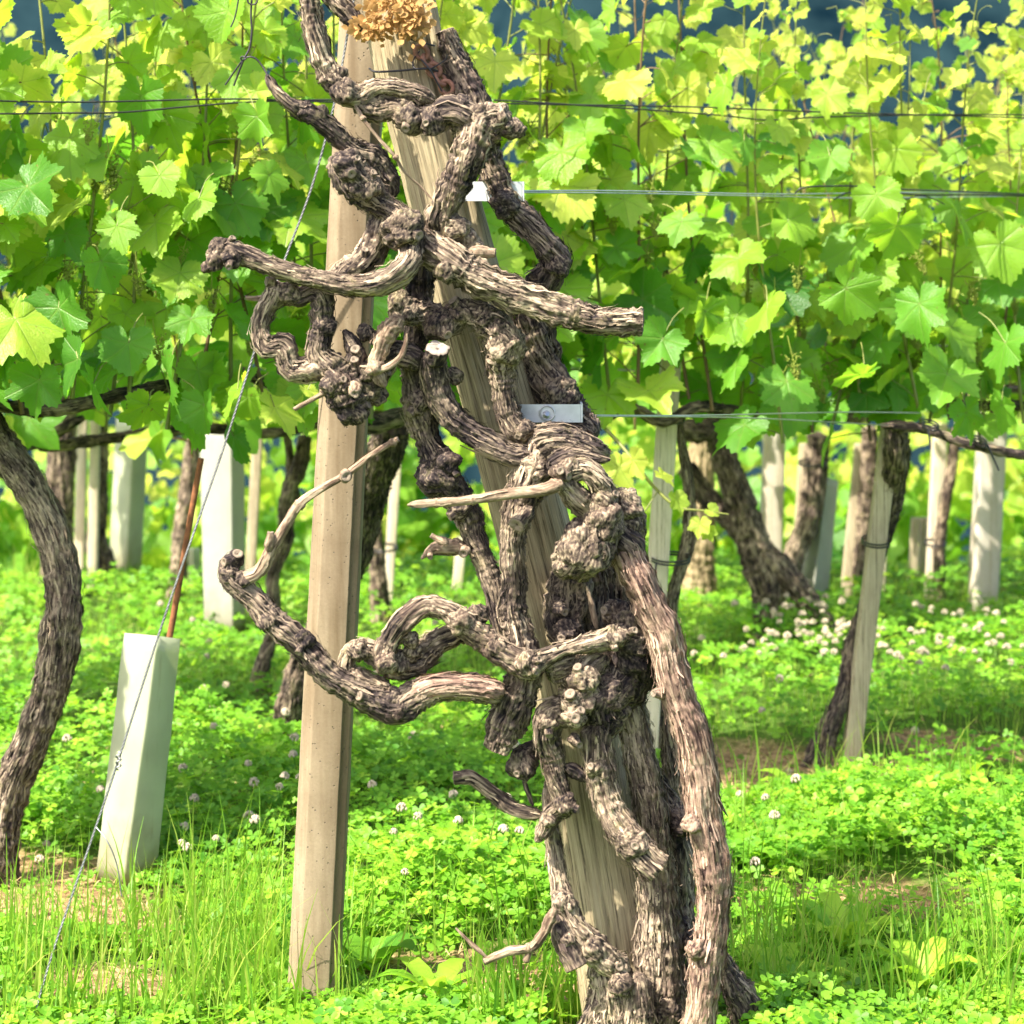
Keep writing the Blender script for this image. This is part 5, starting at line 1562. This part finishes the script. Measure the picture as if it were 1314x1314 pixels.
kp = rng.uniform(size=len(PS)) < bare(PS[:, 0], PS[:, 1]) * .9 + .03
blades('straw', 'dry yellow straw and clippings lying on the bare strips', PS[kp], .03, .11, .0013, M_STRAW, .5, flatten=True, cat='straw')


# broad-leaved weeds (dock, dandelion): each one a plant of its own
def weed(label, px, py, n, ln, wd, upright=.6, tone=.5, name='broadleaf_weed'):
    Y = gD(py); X = (px - CX) / F * Y
    root = thing(name, label, 'weed', (X, Y, float(ground_z(X, Y))), 'broad-leaved weeds')
    V = []; Q = []; L = []; k = 0
    for i in range(n):
        a = i * 2.4 + random.uniform(-.4, .4)
        d = np.array([math.cos(a), math.sin(a), 0]); side = np.array([-math.sin(a), math.cos(a), 0])
        l = ln * random.uniform(.65, 1.1); u = upright * random.uniform(.7, 1.2)
        m = 9
        tn = min(1, max(0, random.gauss(tone, .13)))
        for j in range(m):
            t = j / (m - 1)
            c = np.array([X, Y, float(ground_z(X, Y))]) + d * l * (t * (1 - .35 * u)) + np.array([0, 0, 1]) * l * (u * t - .62 * u * t * t + .02)
            w = wd * math.sin(math.pi * min(1, .04 + t ** .8 * .94)) * (1 + .12 * math.sin(t * 22 + i)) + .001
            up = np.array([0, 0, .35 * w])
            V += [c - side * w + up, c, c + side * w + up]
            L += [(-.5, t, tn), (0, t, tn + .08), (.5, t, tn)]
        for j in range(m - 1):
            o = k + j * 3
            Q += [(o, o + 1, o + 4, o + 3), (o + 1, o + 2, o + 5, o + 4)]
        k += m * 3
    link_mesh('leaf_rosette', np.array(V), np.array(Q), None, [M_CLOV], root, {'lc': np.array(L)})


for w in (('broad dark dock plant left of the gnarled trunk and behind it', 566, 1015, 8, .12, .024, .9, .15), ('broad dock leaves right beside the concrete post foot', 478, 1250, 8, .13, .026, .8, .2),
          ('light rosette weed at the foot of the concrete post', 345, 1262, 7, .10, .018, .8, .6), ('dandelion rosette below the right straw strip', 1085, 1225, 10, .16, .018, .9, .7),
          ('dandelion rosette near the lower right corner', 1180, 1275, 10, .17, .019, .9, .65), ('leafy weed at the very right bottom edge', 1290, 1250, 9, .15, .02, .8, .55),
          ('bright rosette right of the reddish stem foot', 1000, 1270, 9, .15, .018, .8, .7), ('long-leaved weed in the middle of the right grass', 1110, 1090, 9, .13, .018, .9, .5),
          ('broad weed below the leaning grey stake', 1020, 1020, 9, .12, .019, .8, .55), ('leafy weed left of the long-leaved one in the right grass', 960, 1110, 8, .12, .018, .9, .5),
          ('small broad weed at the left bottom under the guy cable', 110, 1215, 7, .10, .022, .7, .45), ('low weed at the left bottom corner', 30, 1230, 8, .10, .018, .7, .5),
          ('bright leafy weed in front of the nearest tree tube', 255, 1180, 6, .08, .016, .8, .7), ('pale weed right of the concrete post in the clover', 500, 1120, 7, .10, .018, .8, .6),
          ('leafy weed near the straw left of the old vine base', 560, 1290, 8, .13, .018, .9, .6), ('weed tucked behind the thin crooked stem left of concrete post', 255, 925, 7, .11, .022, .9, .7),
          ('upright weed at the right edge beside the clover flowers', 1240, 1010, 8, .13, .016, 1.0, .45), ('narrow weed between the old vine base and right strip', 1010, 1180, 7, .11, .014, .9, .6),
          ('leafy rosette under the far right grass', 1270, 1150, 8, .12, .018, .8, .5)):
    weed(*w)


# white clover blooms
def bloom_mesh():
    m = MB()
    U, Q, T = usphere(6, 4)
    for _ in range(34):
        v = rng.normal(size=3); v /= np.linalg.norm(v); v[2] = abs(v[2]) * 1.0 - .25
        p = v * .0075
        m.add(U * np.array([.0018, .0018, .0034]) + p, Q, T)
    o = m.build('flower_head', M_FLOWER)
    return o


BLOOM = bloom_mesh()
stem_m = MB(); tube(stem_m, [(0, 0, -.11, .0008), (.003, 0, -.05, .0008), (0, 0, -.004, .0008)], 5, .02); STEM = stem_m.build('stem', M_GRASS)
_first = [True]


def put_bloom(px, py, up):
    Y = gD(py); X = (px - CX) / F * Y
    z = float(ground_z(X, Y)) + float(cover_height(np.array([X]), np.array([Y]))[0]) + up
    r = thing('clover_flower', 'small white clover flower head above the green ground cover', 'flower', (X, Y, z), 'white clover flowers')
    s = random.uniform(.75, 1.25)
    for src in (BLOOM, STEM):
        if _first[0]: o = src
        else: o = src.copy(); COL.objects.link(o)
        o.parent = r; o.location = (0, 0, 0)
    _first[0] = False
    r.scale = (s, s, s); r.rotation_euler = (random.gauss(0, .25), random.gauss(0, .25), random.random() * 6)


BL = []
for (cx, cy, sx, sy, n) in ((1015, 842, 50, 14, 55), (1180, 850, 90, 28, 60), (1060, 880, 110, 26, 25), (430, 1085, 70, 25, 14), (240, 1110, 60, 30, 8), (560, 1120, 50, 60, 10), (320, 960, 90, 60, 10),
                            (1000, 1060, 60, 60, 6), (560, 900, 60, 60, 8), (210, 850, 60, 40, 6), (60, 1030, 60, 40, 5)):
    for _ in range(n):
        BL.append((random.gauss(cx, sx), random.gauss(cy, sy)))
for (x, y) in BL:
    if y > 790 and y < 1310: put_bloom(x, y + 14, random.uniform(.005, .04))

# ------------------------------------------------------------------ light, sky, camera
sun_dir = Vector((-.47, -.37, .80)).normalized()
el = math.asin(sun_dir.z); azr = math.atan2(sun_dir.x, sun_dir.y)
W = bpy.data.worlds.new("World"); SC.world = W; W.use_nodes = True
nt = W.node_tree; nt.nodes.clear()
sky = nt.nodes.new('ShaderNodeTexSky'); sky.sky_type = 'NISHITA'; sky.sun_disc = False
sky.air_density = .8; sky.dust_density = 3.5; sky.ozone_density = .4; sky.sun_elevation = el; sky.sun_rotation = azr
bg = nt.nodes.new('ShaderNodeBackground'); bg.inputs[1].default_value = .145
wo = nt.nodes.new('ShaderNodeOutputWorld')
nt.links.new(sky.outputs[0], bg.inputs[0]); nt.links.new(bg.outputs[0], wo.inputs[0])
sl = bpy.data.lights.new('sun', 'SUN'); sl.energy = 5.0; sl.angle = math.radians(.5); sl.color = (1, .93, .80)
so = bpy.data.objects.new('sun', sl); COL.objects.link(so)
so.rotation_euler = sun_dir.to_track_quat('Z', 'Y').to_euler(); so.location = (-3, 2, 6)

cam = bpy.data.cameras.new('camera'); co = bpy.data.objects.new('camera', cam); COL.objects.link(co)
co.location = (0, 0, H); co.rotation_euler = (math.radians(90), 0, 0)
cam.sensor_width = 36; cam.lens = 36 * F / 1314
cam.shift_y = -(657 - HY) / 1314
cam.clip_start = .1; cam.clip_end = 2000
cam.dof.use_dof = True; cam.dof.focus_distance = 3.5; cam.dof.aperture_fstop = 6.8
SC.camera = co
SC.view_settings.view_transform = 'Standard'; SC.view_settings.look = 'None'
SC.view_settings.gamma = 1; SC.view_settings.exposure = 1.6
SC.cycles.max_bounces = 8; SC.cycles.transmission_bounces = 6; SC.cycles.diffuse_bounces = 4
SC.cycles.use_denoising = True
